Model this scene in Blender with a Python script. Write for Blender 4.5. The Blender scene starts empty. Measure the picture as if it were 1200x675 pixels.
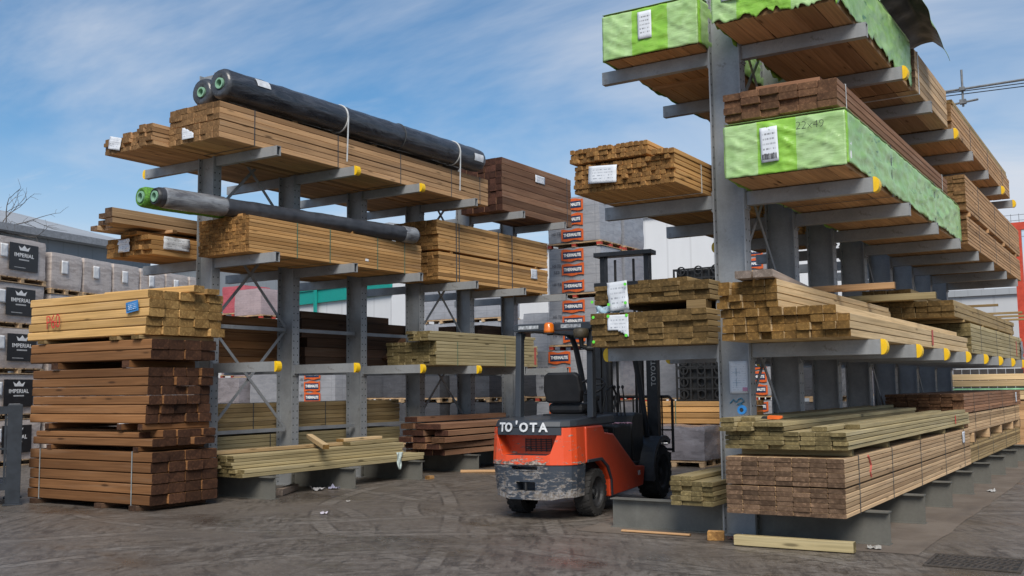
import bpy, bmesh, math, random
from mathutils import Vector, Matrix, noise

random.seed(7)
scene = bpy.context.scene
COL = scene.collection
R = math.radians

# ------------------------------------------------------------------ scene helpers
def tag(o, label=None, cat=None, group=None, kind=None):
    if label: o['label'] = label
    if cat: o['category'] = cat
    if group: o['group'] = group
    if kind: o['kind'] = kind
    return o

def empty(name, label, cat, loc=(0, 0, 0), rz=0, group=None):
    o = bpy.data.objects.new(name, None)
    o.empty_display_size = .1
    COL.objects.link(o)
    o.location = loc
    o.rotation_euler = (0, 0, rz)
    return tag(o, label, cat, group)

def link(name, me, parent=None, loc=(0, 0, 0), rot=(0, 0, 0)):
    o = bpy.data.objects.new(name, me)
    COL.objects.link(o)
    if parent: o.parent = parent
    o.location = loc
    o.rotation_euler = rot
    return o

def children(o):
    return [c for c in bpy.data.objects if c.parent == o]

def copy_tree(o, parent=None, loc=None, rz=None):
    c = o.copy()
    COL.objects.link(c)
    if parent: c.parent = parent
    if loc is not None: c.location = loc
    if rz is not None: c.rotation_euler = (0, 0, rz)
    for ch in children(o): copy_tree(ch, c)
    return c

class MB:
    """mesh builder: faces with a material slot, a uv and a per-face tint"""
    def __init__(s): s.v, s.f, s.m, s.uv, s.t = [], [], [], [], []
    def face(s, pts, m=0, uv=None, t=1.0):
        i = len(s.v); s.v += [tuple(p) for p in pts]
        s.f.append(tuple(range(i, i + len(pts)))); s.m.append(m); s.t.append(t)
        s.uv += uv if uv else [(p[0] + p[1], p[2]) for p in pts]
    def faces(s, verts, faces, m=0, t=1.0):
        i = len(s.v); s.v += [tuple(p) for p in verts]
        for f in faces:
            s.f.append(tuple(i + k for k in f)); s.m.append(m); s.t.append(t)
            s.uv += [(verts[k][0] + verts[k][1], verts[k][2]) for k in f]
    def box(s, x0, x1, y0, y1, z0, z1, m=0, t=1.0):
        V = [(x0,y0,z0),(x1,y0,z0),(x1,y1,z0),(x0,y1,z0),(x0,y0,z1),(x1,y0,z1),(x1,y1,z1),(x0,y1,z1)]
        s.faces(V, [(0,3,2,1),(4,5,6,7),(0,1,5,4),(1,2,6,5),(2,3,7,6),(3,0,4,7)], m, t)
    def prism(s, poly, axis, a, b, m=0, t=1.0):
        """closed polygon in the two other axes, extruded along axis from a to b"""
        def P(p, w):
            return {'x': (w, p[0], p[1]), 'y': (p[0], w, p[1]), 'z': (p[0], p[1], w)}[axis]
        n = len(poly)
        V = [P(p, a) for p in poly] + [P(p, b) for p in poly]
        F = [tuple(range(n)), tuple(range(2 * n - 1, n - 1, -1))] + [(i, n + i, n + (i + 1) % n, (i + 1) % n) for i in range(n)]
        s.faces(V, F, m, t)
    def tube(s, pts, r, n=8, m=0, caps=True, t=1.0):
        pts = [Vector(p) for p in pts]
        rs = r if isinstance(r, (list, tuple)) else [r] * len(pts)
        V, F = [], []
        up = None
        for i, p in enumerate(pts):
            d = (pts[min(i + 1, len(pts) - 1)] - pts[max(i - 1, 0)]).normalized()
            if up is None or abs(up.dot(d)) > .98:
                up = Vector((0, 0, 1)) if abs(d.z) < .9 else Vector((1, 0, 0))
            a = d.cross(up).normalized(); b = a.cross(d).normalized(); up = b
            for k in range(n):
                q = 2 * math.pi * k / n
                V.append(p + (a * math.cos(q) + b * math.sin(q)) * rs[i])
        for i in range(len(pts) - 1):
            for k in range(n):
                F.append((i*n + k, i*n + (k+1) % n, (i+1)*n + (k+1) % n, (i+1)*n + k))
        if caps:
            F.append(tuple(range(n - 1, -1, -1))); F.append(tuple(range((len(pts)-1)*n, len(pts)*n)))
        s.faces(V, F, m, t)
    def bar(s, a, b, w, h, m=0, up=(0, 0, 1)):
        """flat bar between two points"""
        a, b = Vector(a), Vector(b); d = (b - a).normalized()
        x = d.cross(Vector(up)).normalized() * (w / 2); y = x.normalized().cross(d) * (h / 2)
        V = [a - x - y, a + x - y, a + x + y, a - x + y, b - x - y, b + x - y, b + x + y, b - x + y]
        s.faces(V, [(0,1,2,3),(7,6,5,4),(0,4,5,1),(1,5,6,2),(2,6,7,3),(3,7,4,0)], m)
    def lathe(s, prof, axis, n=24, m=0, c=(0, 0, 0), mats=None):
        """profile (r, w): radius and position along axis"""
        V, F = [], []
        for r_, w in prof:
            for k in range(n):
                q = 2 * math.pi * k / n; a, b = r_ * math.cos(q), r_ * math.sin(q)
                p = {'x': (w, a, b), 'y': (a, w, b), 'z': (a, b, w)}[axis]
                V.append((p[0] + c[0], p[1] + c[1], p[2] + c[2]))
        for i in range(len(prof) - 1):
            for k in range(n): F.append((i*n+k, i*n+(k+1) % n, (i+1)*n+(k+1) % n, (i+1)*n+k))
        s.faces(V, F, m)
    def mesh(s, name, mats, smooth=False, fix=True):
        me = bpy.data.meshes.new(name)
        me.from_pydata([tuple(p) for p in s.v], [], s.f)
        for mt in (mats if isinstance(mats, (list, tuple)) else [mats]): me.materials.append(mt)
        me.polygons.foreach_set('material_index', s.m)
        uv = me.uv_layers.new(name='UVMap')
        uv.data.foreach_set('uv', [c for p in s.uv for c in p])
        at = me.attributes.new('tint', 'FLOAT', 'FACE')
        at.data.foreach_set('value', s.t)
        if fix:
            bm = bmesh.new(); bm.from_mesh(me)
            bmesh.ops.recalc_face_normals(bm, faces=bm.faces); bm.to_mesh(me); bm.free()
        else:
            bm = bmesh.new(); bm.from_mesh(me)
            bmesh.ops.remove_doubles(bm, verts=bm.verts, dist=1e-5); bm.to_mesh(me); bm.free()
        if smooth: me.polygons.foreach_set('use_smooth', [True] * len(me.polygons))
        me.update()
        return me
    def build(s, name, mats, parent=None, loc=(0, 0, 0), rot=(0, 0, 0), smooth=False, bevel=0, fix=True):
        o = link(name, s.mesh(name, mats, smooth, fix), parent, loc, rot)
        if bevel:
            md = o.modifiers.new('bevel', 'BEVEL'); md.width = bevel; md.segments = 2; md.limit_method = 'ANGLE'; md.angle_limit = R(40)
        return o

def apply_modifiers(o):
    dg = bpy.context.evaluated_depsgraph_get(); dg.update()
    me = bpy.data.meshes.new_from_object(o.evaluated_get(dg))
    o.modifiers.clear(); o.data = me

def cut(o, cutters):
    """boolean difference with temporary cutter meshes"""
    for c in cutters:
        co = link('cutter', c.mesh('cutter', o.data.materials[0]))
        co.parent = o.parent
        md = o.modifiers.new('cut', 'BOOLEAN'); md.operation = 'DIFFERENCE'; md.object = co; md.solver = 'EXACT'
        apply_modifiers(o)
        bpy.data.objects.remove(co)

_txt = {}
def text_mesh(s, size, mat, bold=0.0, depth=.002, spacing=1.0, squash=1.0):
    key = (s, size, mat.name, bold, spacing, squash)
    if key in _txt: return _txt[key]
    cu = bpy.data.curves.new('text', 'FONT'); cu.body = s; cu.size = size
    cu.align_x = 'CENTER'; cu.align_y = 'CENTER'; cu.offset = bold; cu.extrude = depth; cu.space_character = spacing
    cu.resolution_u = 3
    o = bpy.data.objects.new('text', cu); COL.objects.link(o)
    dg = bpy.context.evaluated_depsgraph_get(); dg.update()
    me = bpy.data.meshes.new_from_object(o.evaluated_get(dg))
    bpy.data.objects.remove(o); bpy.data.curves.remove(cu)
    if squash != 1: me.transform(Matrix.Diagonal((squash, 1, 1, 1)))
    me.materials.clear(); me.materials.append(mat)
    _txt[key] = me
    return me
FACE_Y = (math.pi / 2, 0, 0)                 # text facing -Y
FACE_X = (math.pi / 2, 0, math.pi / 2)       # text facing +X

# ------------------------------------------------------------------ materials
class N:
    def __init__(s, name):
        s.m = bpy.data.materials.new(name); s.m.use_nodes = True
        s.t = s.m.node_tree; s.t.nodes.clear()
        s.out = s.t.nodes.new('ShaderNodeOutputMaterial'); s.b = s.t.nodes.new('ShaderNodeBsdfPrincipled')
        s.t.links.new(s.b.outputs[0], s.out.inputs[0])
    def n(s, typ, **kw):
        nd = s.t.nodes.new('ShaderNode' + typ)
        for k, v in kw.items():
            if k in ('operation', 'data_type', 'blend_type', 'noise_dimensions', 'feature', 'distance', 'attribute_name', 'wave_type', 'bands_direction', 'rings_direction', 'interpolation_type', 'clamp'):
                setattr(nd, k, v)
        return nd
    def put(s, sock, v):
        if v is None: return
        if hasattr(v, 'is_output') or isinstance(v, bpy.types.NodeSocket): s.t.links.new(v, sock)
        else:
            try: sock.default_value = v
            except Exception: sock.default_value = (*v, 1)
    def math(s, op, a, b=None, c=None):
        nd = s.t.nodes.new('ShaderNodeMath'); nd.operation = op
        s.put(nd.inputs[0], a); s.put(nd.inputs[1], b); s.put(nd.inputs[2], c)
        return nd.outputs[0]
    def mix(s, f, a, b, bt='MIX'):
        nd = s.t.nodes.new('ShaderNodeMix'); nd.data_type = 'RGBA'; nd.blend_type = bt
        s.put(nd.inputs[0], f); s.put(nd.inputs[6], col(a)); s.put(nd.inputs[7], col(b))
        return nd.outputs[2]
    def ramp(s, v, lo, hi, a=0., b=1.):
        nd = s.t.nodes.new('ShaderNodeMapRange'); nd.interpolation_type = 'SMOOTHSTEP'
        s.put(nd.inputs[0], v); s.put(nd.inputs[1], lo); s.put(nd.inputs[2], hi); s.put(nd.inputs[3], a); s.put(nd.inputs[4], b)
        return nd.outputs[0]
    def noise(s, vec, scale, detail=3., rough=.55, dist=0.):
        nd = s.t.nodes.new('ShaderNodeTexNoise')
        if vec is not None: s.t.links.new(vec, nd.inputs['Vector'])
        nd.inputs['Scale'].default_value = scale; nd.inputs['Detail'].default_value = detail
        nd.inputs['Roughness'].default_value = rough; nd.inputs['Distortion'].default_value = dist
        return nd.outputs[0]
    def voro(s, vec, scale, feature='F1'):
        nd = s.t.nodes.new('ShaderNodeTexVoronoi'); nd.feature = feature
        if vec is not None: s.t.links.new(vec, nd.inputs['Vector'])
        nd.inputs['Scale'].default_value = scale
        return nd
    def scaled(s, vec, sc, loc=(0, 0, 0)):
        nd = s.t.nodes.new('ShaderNodeMapping'); s.t.links.new(vec, nd.inputs[0])
        nd.inputs['Scale'].default_value = sc; nd.inputs['Location'].default_value = loc
        return nd.outputs[0]
    def coord(s, which):
        if which == 'UV':
            return s.t.nodes.new('ShaderNodeUVMap').outputs[0]
        return s.t.nodes.new('ShaderNodeTexCoord').outputs[which]
    def sep(s, vec):
        nd = s.t.nodes.new('ShaderNodeSeparateXYZ'); s.t.links.new(vec, nd.inputs[0]); return nd.outputs
    def tint(s):
        nd = s.t.nodes.new('ShaderNodeAttribute'); nd.attribute_name = 'tint'; return nd.outputs['Fac']
    def mul(s, c, f):
        nd = s.t.nodes.new('ShaderNodeVectorMath'); nd.operation = 'SCALE'
        s.put(nd.inputs[0], c); s.put(nd.inputs[3], f); return nd.outputs[0]
    def bump(s, h, strength=.3, dist=.01):
        nd = s.t.nodes.new('ShaderNodeBump'); s.t.links.new(h, nd.inputs['Height'])
        nd.inputs['Strength'].default_value = strength; nd.inputs['Distance'].default_value = dist
        s.t.links.new(nd.outputs[0], s.b.inputs['Normal'])
    def fin(s, color=None, rough=.6, metal=0., spec=.5, coat=0.):
        s.put(s.b.inputs['Base Color'], col(color)); s.put(s.b.inputs['Roughness'], rough); s.put(s.b.inputs['Metallic'], metal)
        s.put(s.b.inputs['Specular IOR Level'], spec); s.b.inputs['Coat Weight'].default_value = coat
        return s.m
def col(c):
    if isinstance(c, (tuple, list)) and len(c) == 3: return (*c, 1.)
    return c

def plain(name, c, rough=.6, metal=0., var=.18, scale=9., spec=.5, coat=0., bump=0.):
    g = N(name); p = g.coord('Object')
    f = g.noise(p, scale, 5., .6)
    c2 = tuple(x * (1 - var) for x in c); c3 = tuple(min(1, x * (1 + var)) for x in c)
    f2 = g.ramp(f, .3, .7)
    if bump: g.bump(g.noise(p, scale * 6, 4.), bump, .004)
    return g.fin(g.mix(f2, c2, c3), g.ramp(f, .2, .8, rough - .08, rough + .08), metal, spec, coat)

def wood_side(name, a, b, knots=.5, weather=(.30, .27, .23), wamt=.18, rough=.8):
    """long faces: UV u runs along the board, v across; tint varies per board"""
    g = N(name); uv = g.coord('UV'); t = g.tint()
    grain = g.noise(g.scaled(uv, (1.1, 42., 1.)), 1., 5., .62, .35)
    broad = g.noise(g.scaled(uv, (.55, 5., 1.)), 1., 3., .5, .2)
    streak = g.noise(g.scaled(uv, (.8, 14., 1.), (4.1, 2.3, 0)), 1., 2.)
    c = g.mix(g.ramp(broad, .3, .7), a, b)
    c = g.mix(g.ramp(grain, .35, .72, 0., .55), c, tuple(x * .48 for x in a))
    c = g.mix(g.ramp(streak, .52, .75, 0., wamt), c, weather)
    v = g.voro(g.scaled(uv, (1.7, 8.5, 1.)), 1.)
    kn = g.math('MULTIPLY', g.ramp(v.outputs['Distance'], .08, .18, 1., 0.), g.ramp(g.sep(v.outputs['Color'])[0], .75 - knots * .5, .8 - knots * .5, 0., 1.))
    c = g.mix(g.math('MULTIPLY', kn, .92), c, tuple(x * .22 for x in a))
    ring = g.math('MULTIPLY', g.ramp(v.outputs['Distance'], .1, .3, .3, 0.), g.ramp(g.sep(v.outputs['Color'])[0], .75 - knots * .5, .8 - knots * .5, 0., 1.))
    c = g.mix(ring, c, tuple(x * .55 for x in a))
    c = g.mix(g.ramp(t, .75, .95, .22, 0.), c, tuple(x * q for x, q in zip(a, (.8, .66, .5))))
    c = g.mix(g.ramp(t, 1.08, 1.28, 0., .22), c, tuple(min(1, x * q) for x, q in zip(b, (1.15, 1.1, 1.0))))
    c = g.mul(c, t)
    g.bump(grain, .35, .003)
    return g.fin(c, rough, spec=.25)

def wood_end(name, a, b, rough=.85):
    """end grain: growth rings round a centre that differs per board, saw fuzz and dirt"""
    g = N(name); uv = g.coord('UV'); t = g.tint()
    fuzz = g.noise(uv, 26., 5., .7)
    w = g.t.nodes.new('ShaderNodeTexWave'); w.wave_type = 'RINGS'; w.rings_direction = 'Z'
    g.t.links.new(uv, w.inputs[0]); w.inputs['Scale'].default_value = 22.; w.inputs['Distortion'].default_value = 3.; w.inputs['Detail Scale'].default_value = 1.5
    blotch = g.noise(uv, 7., 3., .6)
    c = g.mix(g.ramp(blotch, .32, .68), a, b)
    c = g.mix(g.math('MULTIPLY', w.outputs['Fac'], .30), c, tuple(x * .42 for x in a))
    c = g.mix(g.ramp(fuzz, .48, .72, 0., .75), c, tuple(min(1, x * 1.75) for x in b))
    c = g.mix(g.ramp(g.noise(uv, 60., 3., .6), .55, .75, 0., .5), c, tuple(x * .3 for x in a))
    c = g.mul(c, t)
    g.bump(fuzz, .5, .004)
    return g.fin(c, rough, spec=.2)

W = {}
def wood(name, sa, sb, ea, eb, **k):
    W[name] = [wood_side(name + '_side', sa, sb, **k), wood_end(name + '_end', tuple(q * .50 for q in ea), tuple(q * .60 for q in eb))]
wood('sawn_tan',     (.42,.245,.122), (.54,.33,.172), (.23,.125,.055), (.33,.19,.085), knots=.8)
wood('sawn_gold',    (.46,.25,.092), (.56,.325,.132),   (.29,.145,.05), (.39,.21,.07), knots=.85)
wood('fresh_pale',   (.56,.40,.215),  (.66,.49,.285),  (.235,.125,.036), (.33,.185,.055), knots=.35, wamt=.1)
wood('brown_pink',   (.45,.30,.172),(.55,.385,.225),   (.16,.095,.058), (.26,.165,.105), knots=.5)
wood('red_brown',    (.235,.118,.066),(.31,.165,.095), (.15,.075,.042), (.22,.115,.062), knots=.3)
wood('sleeper_brown',(.160,.072,.027),(.235,.112,.045), (.078,.036,.022),  (.125,.058,.032), knots=.25, weather=(.34,.23,.15))
wood('sleeper_gold', (.47,.28,.10),  (.57,.355,.145),  (.36,.20,.065),  (.50,.31,.115), knots=.35, wamt=.15)
wood('green_treated',(.345,.28,.148),(.43,.355,.20), (.215,.165,.072),(.30,.235,.11), knots=.4, weather=(.40,.38,.30))
wood('khaki_brown',  (.30,.21,.10),   (.38,.275,.138),  (.165,.105,.038), (.245,.155,.06), knots=.4)
wood('dark_brown',   (.085,.050,.032),(.125,.072,.045),(.07,.038,.024), (.105,.058,.036), knots=.2)
wood('dark_red',     (.165,.082,.048),(.26,.145,.085), (.075,.034,.024),(.115,.05,.034), knots=.4)
wood('grey_pink',    (.38,.30,.25),   (.45,.37,.31),   (.30,.24,.20),   (.36,.29,.25), knots=.2)

def steel(name, base, punched=False, rough=.52):
    g = N(name); p = g.coord('Object')
    v = g.voro(p, 60.); sp = g.sep(v.outputs['Color'])[0]
    big = g.noise(p, 2.2, 4., .6); drip = g.noise(g.scaled(p, (9., 9., .8)), 1., 4.)
    c = g.mix(g.ramp(sp, 0., 1., 0., .35), base, tuple(x * 1.25 for x in base))
    c = g.mix(g.ramp(big, .4, .70, 0., .6), c, tuple(x * .66 for x in base))
    c = g.mix(g.ramp(g.noise(p, 7., 6., .72), .60, .70, 0., .55), c, (.12, .105, .095))
    c = g.mix(g.ramp(drip, .55, .8, 0., .35), c, tuple(min(1, x * 1.35) for x in base))
    if punched:
        x, y, z = g.sep(p)
        fy = g.math('SUBTRACT', g.math('ABSOLUTE', y), .047)
        fz = g.math('MULTIPLY', g.math('SUBTRACT', g.math('FRACT', g.math('DIVIDE', z, .12)), .5), .12)
        d = g.math('SQRT', g.math('ADD', g.math('MULTIPLY', fy, fy), g.math('MULTIPLY', fz, fz)))
        c = g.mix(g.ramp(d, .010, .014, 1., 0.), c, (.012, .013, .015))
    return g.fin(c, g.ramp(big, .3, .7, rough - .1, rough + .1), .25)
STEEL = steel('galvanised_steel', (.285, .298, .312))
STEEL_P = steel('galvanised_punched_steel', (.285, .298, .312), True)
HOLLOW_SHADE = plain('hollow_shade', (.03, .033, .037), .7)  # near-black colour stands for the shade inside hollow arms and roll cores
FOOT = steel('grey_painted_beam', (.140, .138, .124), rough=.6)
YELLOW = plain('yellow_plastic', (.80, .50, .012), .45, var=.1)
BLACK = plain('black_plastic', (.016, .017, .019), .5)
STRAP_K = plain('dark_strap', (.055, .058, .06), .45)
STRAP_W = plain('white_strap', (.55, .56, .56), .5)
STRAP_G = plain('green_strap', (.08, .15, .10), .5)
RED_PAINT = plain('red_marker', (.50, .028, .025), .6)
RED_FAINT = plain('red_chalk', (.42, .09, .07), .8)
INK = plain('black_ink', (.015, .015, .018), .6)
NAVY = plain('navy_print', (.018, .035, .085), .4)
ORANGE_P = plain('orange_print', (.62, .115, .025), .45, var=.12)
WHITE_P = plain('white_print', (.78, .78, .78), .5, var=.05)
TEAL = plain('teal_cladding', (.01, .27, .235), .45, var=.06)
GREEN_DOT = plain('green_tack', (.12, .62, .05), .5)

def paper(name, base=(.62, .65, .70), ink=(.10, .12, .16), rows=6., amt=.6):
    """a printed sheet: rows of small broken marks, u and v run 0..1 over the sheet"""
    g = N(name); uv = g.coord('UV'); u, v, _ = g.sep(uv)
    row = g.math('FRACT', g.math('MULTIPLY', v, rows))
    rowid = g.math('FLOOR', g.math('MULTIPLY', v, rows))
    cb = g.t.nodes.new('ShaderNodeCombineXYZ'); g.put(cb.inputs[0], g.math('MULTIPLY', u, 13.)); g.put(cb.inputs[1], g.math('MULTIPLY', rowid, 7.31))
    mark = g.ramp(g.noise(cb.outputs[0], 1., 4., .7), .46, .56)
    inrow = g.math('MULTIPLY', g.math('GREATER_THAN', row, .42), g.math('LESS_THAN', row, .78))
    mg = g.math('MULTIPLY', g.math('MULTIPLY', g.math('GREATER_THAN', u, .1), g.math('LESS_THAN', u, .88)), g.math('MULTIPLY', g.math('GREATER_THAN', v, .1), g.math('LESS_THAN', v, .9)))
    f = g.math('MULTIPLY', g.math('MULTIPLY', mark, inrow), g.math('MULTIPLY', mg, amt))
    return g.fin(g.mix(f, base, ink), .55)
PAPER = paper('printed_paper')
PAPER_D = paper('dense_printed_label', ink=(.06, .06, .07), rows=7., amt=.75)
NOTICE = paper('notice_print', (.70, .73, .78), (.25, .27, .33), rows=14., amt=.35)

def film(name, base, dark, rough=.35, brick=0., bc=(.3, .3, .3)):
    """shrink wrapped load: sheen highlights painted into the colour, creases, blocks showing through"""
    g = N(name); p = g.coord('Object')
    a = g.noise(g.scaled(p, (1.3, 1.3, 5.)), 2.2, 5., .6, .8); b = g.noise(p, 6., 5., .65, 1.2)
    c = g.mix(g.ramp(a, .35, .7), base, dark)
    c = g.mix(g.ramp(b, .6, .78, 0., .5), c, tuple(min(1, x * 1.5 + .04) for x in base))  # highlights on the wrinkled film, painted as brighter colour patches
    if brick:
        x, y, z = g.sep(p)
        bz = g.math('FRACT', g.math('DIVIDE', z, brick)); bx = g.math('FRACT', g.math('DIVIDE', g.math('ADD', x, y), brick * 2.05))
        ln = g.math('MAXIMUM', g.math('LESS_THAN', bz, .07), g.math('LESS_THAN', bx, .035))
        c = g.mix(g.math('MULTIPLY', ln, .45), c, tuple(q * .45 for q in base))
    g.bump(b, .35, .02)
    return g.fin(c, g.ramp(a, .3, .7, rough - .1, rough + .15), coat=.15)
FILM_GREY = film('grey_block_film', (.315, .325, .355), (.26, .27, .30), .38, .215)
FILM_PLAIN = film('grey_plain_film', (.26, .27, .30), (.20, .21, .24), .38)
FILM_BRICK = film('cloudy_film_over_brick', (.58, .51, .47), (.37, .31, .28), .33, .075)
FILM_PINK = film('pinkish_film_over_brick', (.40, .31, .32), (.32, .25, .26), .35, .075)
FILM_RED = film('red_printed_film', (.46, .10, .12), (.36, .07, .09), .35)
FILM_SHADE_DARK = film('shade_dark_grey_film', (.085, .088, .10), (.06, .062, .07), .35, .2)  # grey film, colour darkened to stand for the shade behind the left rack
FILM_SILVER = film('silvery_purple_film', (.25, .235, .26), (.15, .14, .155), .28)

def green_wrap(name, a, b):
    g = N(name); p = g.coord('Object')
    n1 = g.noise(p, 3.5, 5., .6, 1.); n2 = g.noise(g.scaled(p, (3., 3., 14.)), 1.5, 4., .6, .6)
    c = g.mix(g.ramp(n1, .35, .68), a, b)
    c = g.mix(g.ramp(n2, .58, .75, 0., .45), c, tuple(min(1, x * 1.35 + .05) for x in b))
    g.bump(n2, .4, .02)
    return g.fin(c, .38, coat=.1)
G_PALE = green_wrap('pale_green_film', (.28, .45, .165), (.37, .54, .25))
G_BRIGHT = green_wrap('bright_green_film', (.20, .43, .04), (.27, .51, .07))
def green_print():
    g = N('printed_green_film'); p = g.coord('Object')
    n1 = g.noise(p, 3.5, 5., .6, 1.); n2 = g.noise(g.scaled(p, (9., 2.2, 9.)), 1.3, 5., .62, 1.)
    c = g.mix(g.ramp(n1, .35, .65), (.25, .45, .11), (.37, .56, .23))
    pr = g.math('MULTIPLY', g.ramp(n2, .60, .64), g.ramp(g.noise(p, 1.1, 2.), .45, .55))
    c = g.mix(g.math('MULTIPLY', pr, .8), c, (.03, .16, .06))
    g.bump(n1, .4, .02)
    return g.fin(c, .38, coat=.1)
G_PRINT = green_print()
def black_wrap():
    g = N('black_roll_film'); p = g.coord('Object')
    a = g.noise(g.scaled(p, (6., 1.1, 6.)), 1.6, 5., .65, 1.)
    g.bump(a, .7, .03)
    return g.fin(g.mix(g.ramp(a, .4, .7), (.022, .024, .030), (.06, .064, .075)), g.ramp(a, .3, .7, .25, .42), coat=.3)
BLACK_WRAP = black_wrap()
ROLL_END = film('gathered_film_end', (.055, .06, .07), (.025, .028, .034), .35)
CLEAR_WRAP = film('clear_dirty_film', (.24, .25, .265), (.08, .08, .09), .3)
GRASS_G = plain('green_turf_backing', (.07, .20, .022), .8, var=.5, scale=40.)
TUBE_G = plain('pale_green_tube', (.19, .36, .25), .6, var=.1)
DARK_ROLL = plain('dark_grey_roll', (.035, .038, .046), .6, var=.3, scale=5.)

# ------------------------------------------------------------------ timber builders
def add_board(mb, c, dims, axis='Y', ch=.006, tint=1., yaw=0., bow=0.):
    """chamfered board centred at c; dims = (length, width, height); long axis X or Y"""
    L, w, h = dims
    w2, h2 = w / 2, h / 2; ch = min(ch, h2 * .4, w2 * .4)
    prof = [(-w2+ch,-h2),(w2-ch,-h2),(w2,-h2+ch),(w2,h2-ch),(w2-ch,h2),(-w2+ch,h2),(-w2,h2-ch),(-w2,-h2+ch)]
    per = [0]
    for i in range(8):
        a, b = prof[i], prof[(i+1) % 8]; per.append(per[-1] + math.hypot(b[0]-a[0], b[1]-a[1]))
    ou, ov = random.uniform(0, 50), random.uniform(0, 50)
    ex, ey = random.uniform(-.12, .12), random.uniform(-.12, .12)
    cy, sy = math.cos(yaw), math.sin(yaw)
    def P(p, l, dz=0.):
        x, y = (p[0], l) if axis == 'Y' else (l, -p[0])
        x, y = x * cy - y * sy, x * sy + y * cy
        return (c[0] + x, c[1] + y, c[2] + p[1] + dz)
    st = [(-L/2, 0.), (0., bow), (L/2, 0.)] if bow else [(-L/2, 0.), (L/2, 0.)]
    for (l0, d0), (l1, d1) in zip(st[:-1], st[1:]):
        for i in range(8):
            a, b = prof[i], prof[(i+1) % 8]
            u0, u1 = l0 + ou, l1 + ou
            mb.face([P(a,l0,d0), P(b,l0,d0), P(b,l1,d1), P(a,l1,d1)], 0, [(u0,per[i]+ov),(u0,per[i+1]+ov),(u1,per[i+1]+ov),(u1,per[i]+ov)], tint)
    mb.face([P(p,-L/2) for p in prof[::-1]], 1, [(p[0]+ex,p[1]+ey) for p in prof[::-1]], tint * random.uniform(.85, 1.15))
    mb.face([P(p,L/2) for p in prof], 1, [(p[0]+ex,p[1]+ey) for p in prof], tint * random.uniform(.85, 1.15))

def rtint(sd=.13): return max(.6, min(1.45, random.gauss(1., sd)))

def timber_mesh(L, Wd, H, cols, rows, axis='Y', jit=.02, gap=.004, skip=None, sd=.13, vary=0.):
    """a block of boards: long axis along Y (or X), origin at the middle of its bottom"""
    mb = MB(); bw, bh = Wd / cols, H / rows
    for j in range(rows):
        for i in range(cols):
            if skip and skip(i, j): continue
            l = L - abs(random.gauss(0, vary)) if vary else L
            dj = random.gauss(0, jit) - ((L - l) / 2)
            ca = -Wd/2 + bw * (i + .5) + random.gauss(0, .0015)
            z = bh * (j + .5)
            c = (ca, dj, z) if axis == 'Y' else (dj, ca, z)
            add_board(mb, c, (l, bw - gap, bh - gap), axis, max(.006, gap * .8), rtint(sd))
    return mb

def strap_mesh(x0, x1, y, z0, z1, w=.02, th=.004, axis='Y'):
    """band round a pack, in the plane across its length"""
    mb = MB(); e = .0015
    def B(a0, a1, b0, b1):
        if axis == 'Y': mb.box(a0, a1, y - w/2, y + w/2, b0, b1)
        else: mb.box(y - w/2, y + w/2, a0, a1, b0, b1)
    B(x0 - th, x0 - e, z0 - th, z1 + th); B(x1 + e, x1 + th, z0 - th, z1 + th)
    B(x0 - e, x1 + e, z0 - th, z0 - e); B(x0 - e, x1 + e, z1 + e, z1 + th)
    return mb

def sheet(w, h, mat, nx=6, nz=8, crumple=.012, torn=None):
    """paper or film sheet in the XZ plane facing -Y, centred, with crumples; uv 0..1"""
    mb = MB(); off = random.uniform(0, 40)
    def P(i, k):
        u, v = i / nx, k / nz
        return (w * (u - .5), -abs(noise.noise(Vector((u * 2.3 + off, v * 2.3, off)))) * crumple - .003, h * (v - .5))
    for i in range(nx):
        for k in range(nz):
            if torn and torn((i + .5) / nx, (k + .5) / nz): continue
            q = [(i, k), (i+1, k), (i+1, k+1), (i, k+1)]
            mb.face([P(*a) for a in q], 0, [(a[0]/nx, a[1]/nz) for a in q])
    o = mb.mesh('sheet', mat, fix=False)
    o.polygons.foreach_set('use_smooth', [True] * len(o.polygons))
    return o
def put_sheet(name, parent, loc, w, h, mat, face='Y', tilt=0., **k):
    o = link(name, sheet(w, h, mat, **k), parent, loc, (0, tilt, 0) if face == 'Y' else (0, 0, math.pi / 2))
    if face == 'X': o.rotation_euler = (tilt, 0, math.pi / 2)
    md = o.modifiers.new('thickness', 'SOLIDIFY'); md.thickness = .0006
    return o

def pack(label, X, Y, Z, cols, rows, kind, axis='Y', straps=(), smat=None, sw=.02, cat='timber pack', name='timber_pack', group=None, jit=.012, skip=None, sd=.13, gap=.004, vary=0.):
    """banded pack of timber -> Empty > boards, straps. Box given in world metres"""
    cx, cy = (X[0]+X[1])/2, (Y[0]+Y[1])/2
    e = empty(name, label, cat, (cx, cy, Z[0]), 0, group)
    L, Wd = (Y[1]-Y[0], X[1]-X[0]) if axis == 'Y' else (X[1]-X[0], Y[1]-Y[0])
    mb = timber_mesh(L, Wd, Z[1]-Z[0], cols, rows, axis, jit, gap, skip, sd, vary)
    mb.build('boards', W[kind], e)
    for s in straps:
        y = s - (cy if axis == 'Y' else cx)
        strap_mesh(-Wd/2, Wd/2, y, 0, Z[1]-Z[0], sw, axis=axis).build('strap', smat or STRAP_K, e)
    return e

def board(label, c, dims, kind, axis='Y', group=None, name='timber_board', cat='timber board', yaw=0., tint=None, bow=0., pitch=0.):
    mb = MB(); add_board(mb, (0, 0, 0), dims, axis, .013 if name == 'sleeper' else .005, tint or rtint(), 0., bow)
    o = mb.build(name, W[kind], None, c, (pitch if axis == 'Y' else 0, pitch if axis == 'X' else 0, yaw))
    return tag(o, label, cat, group)

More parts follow.
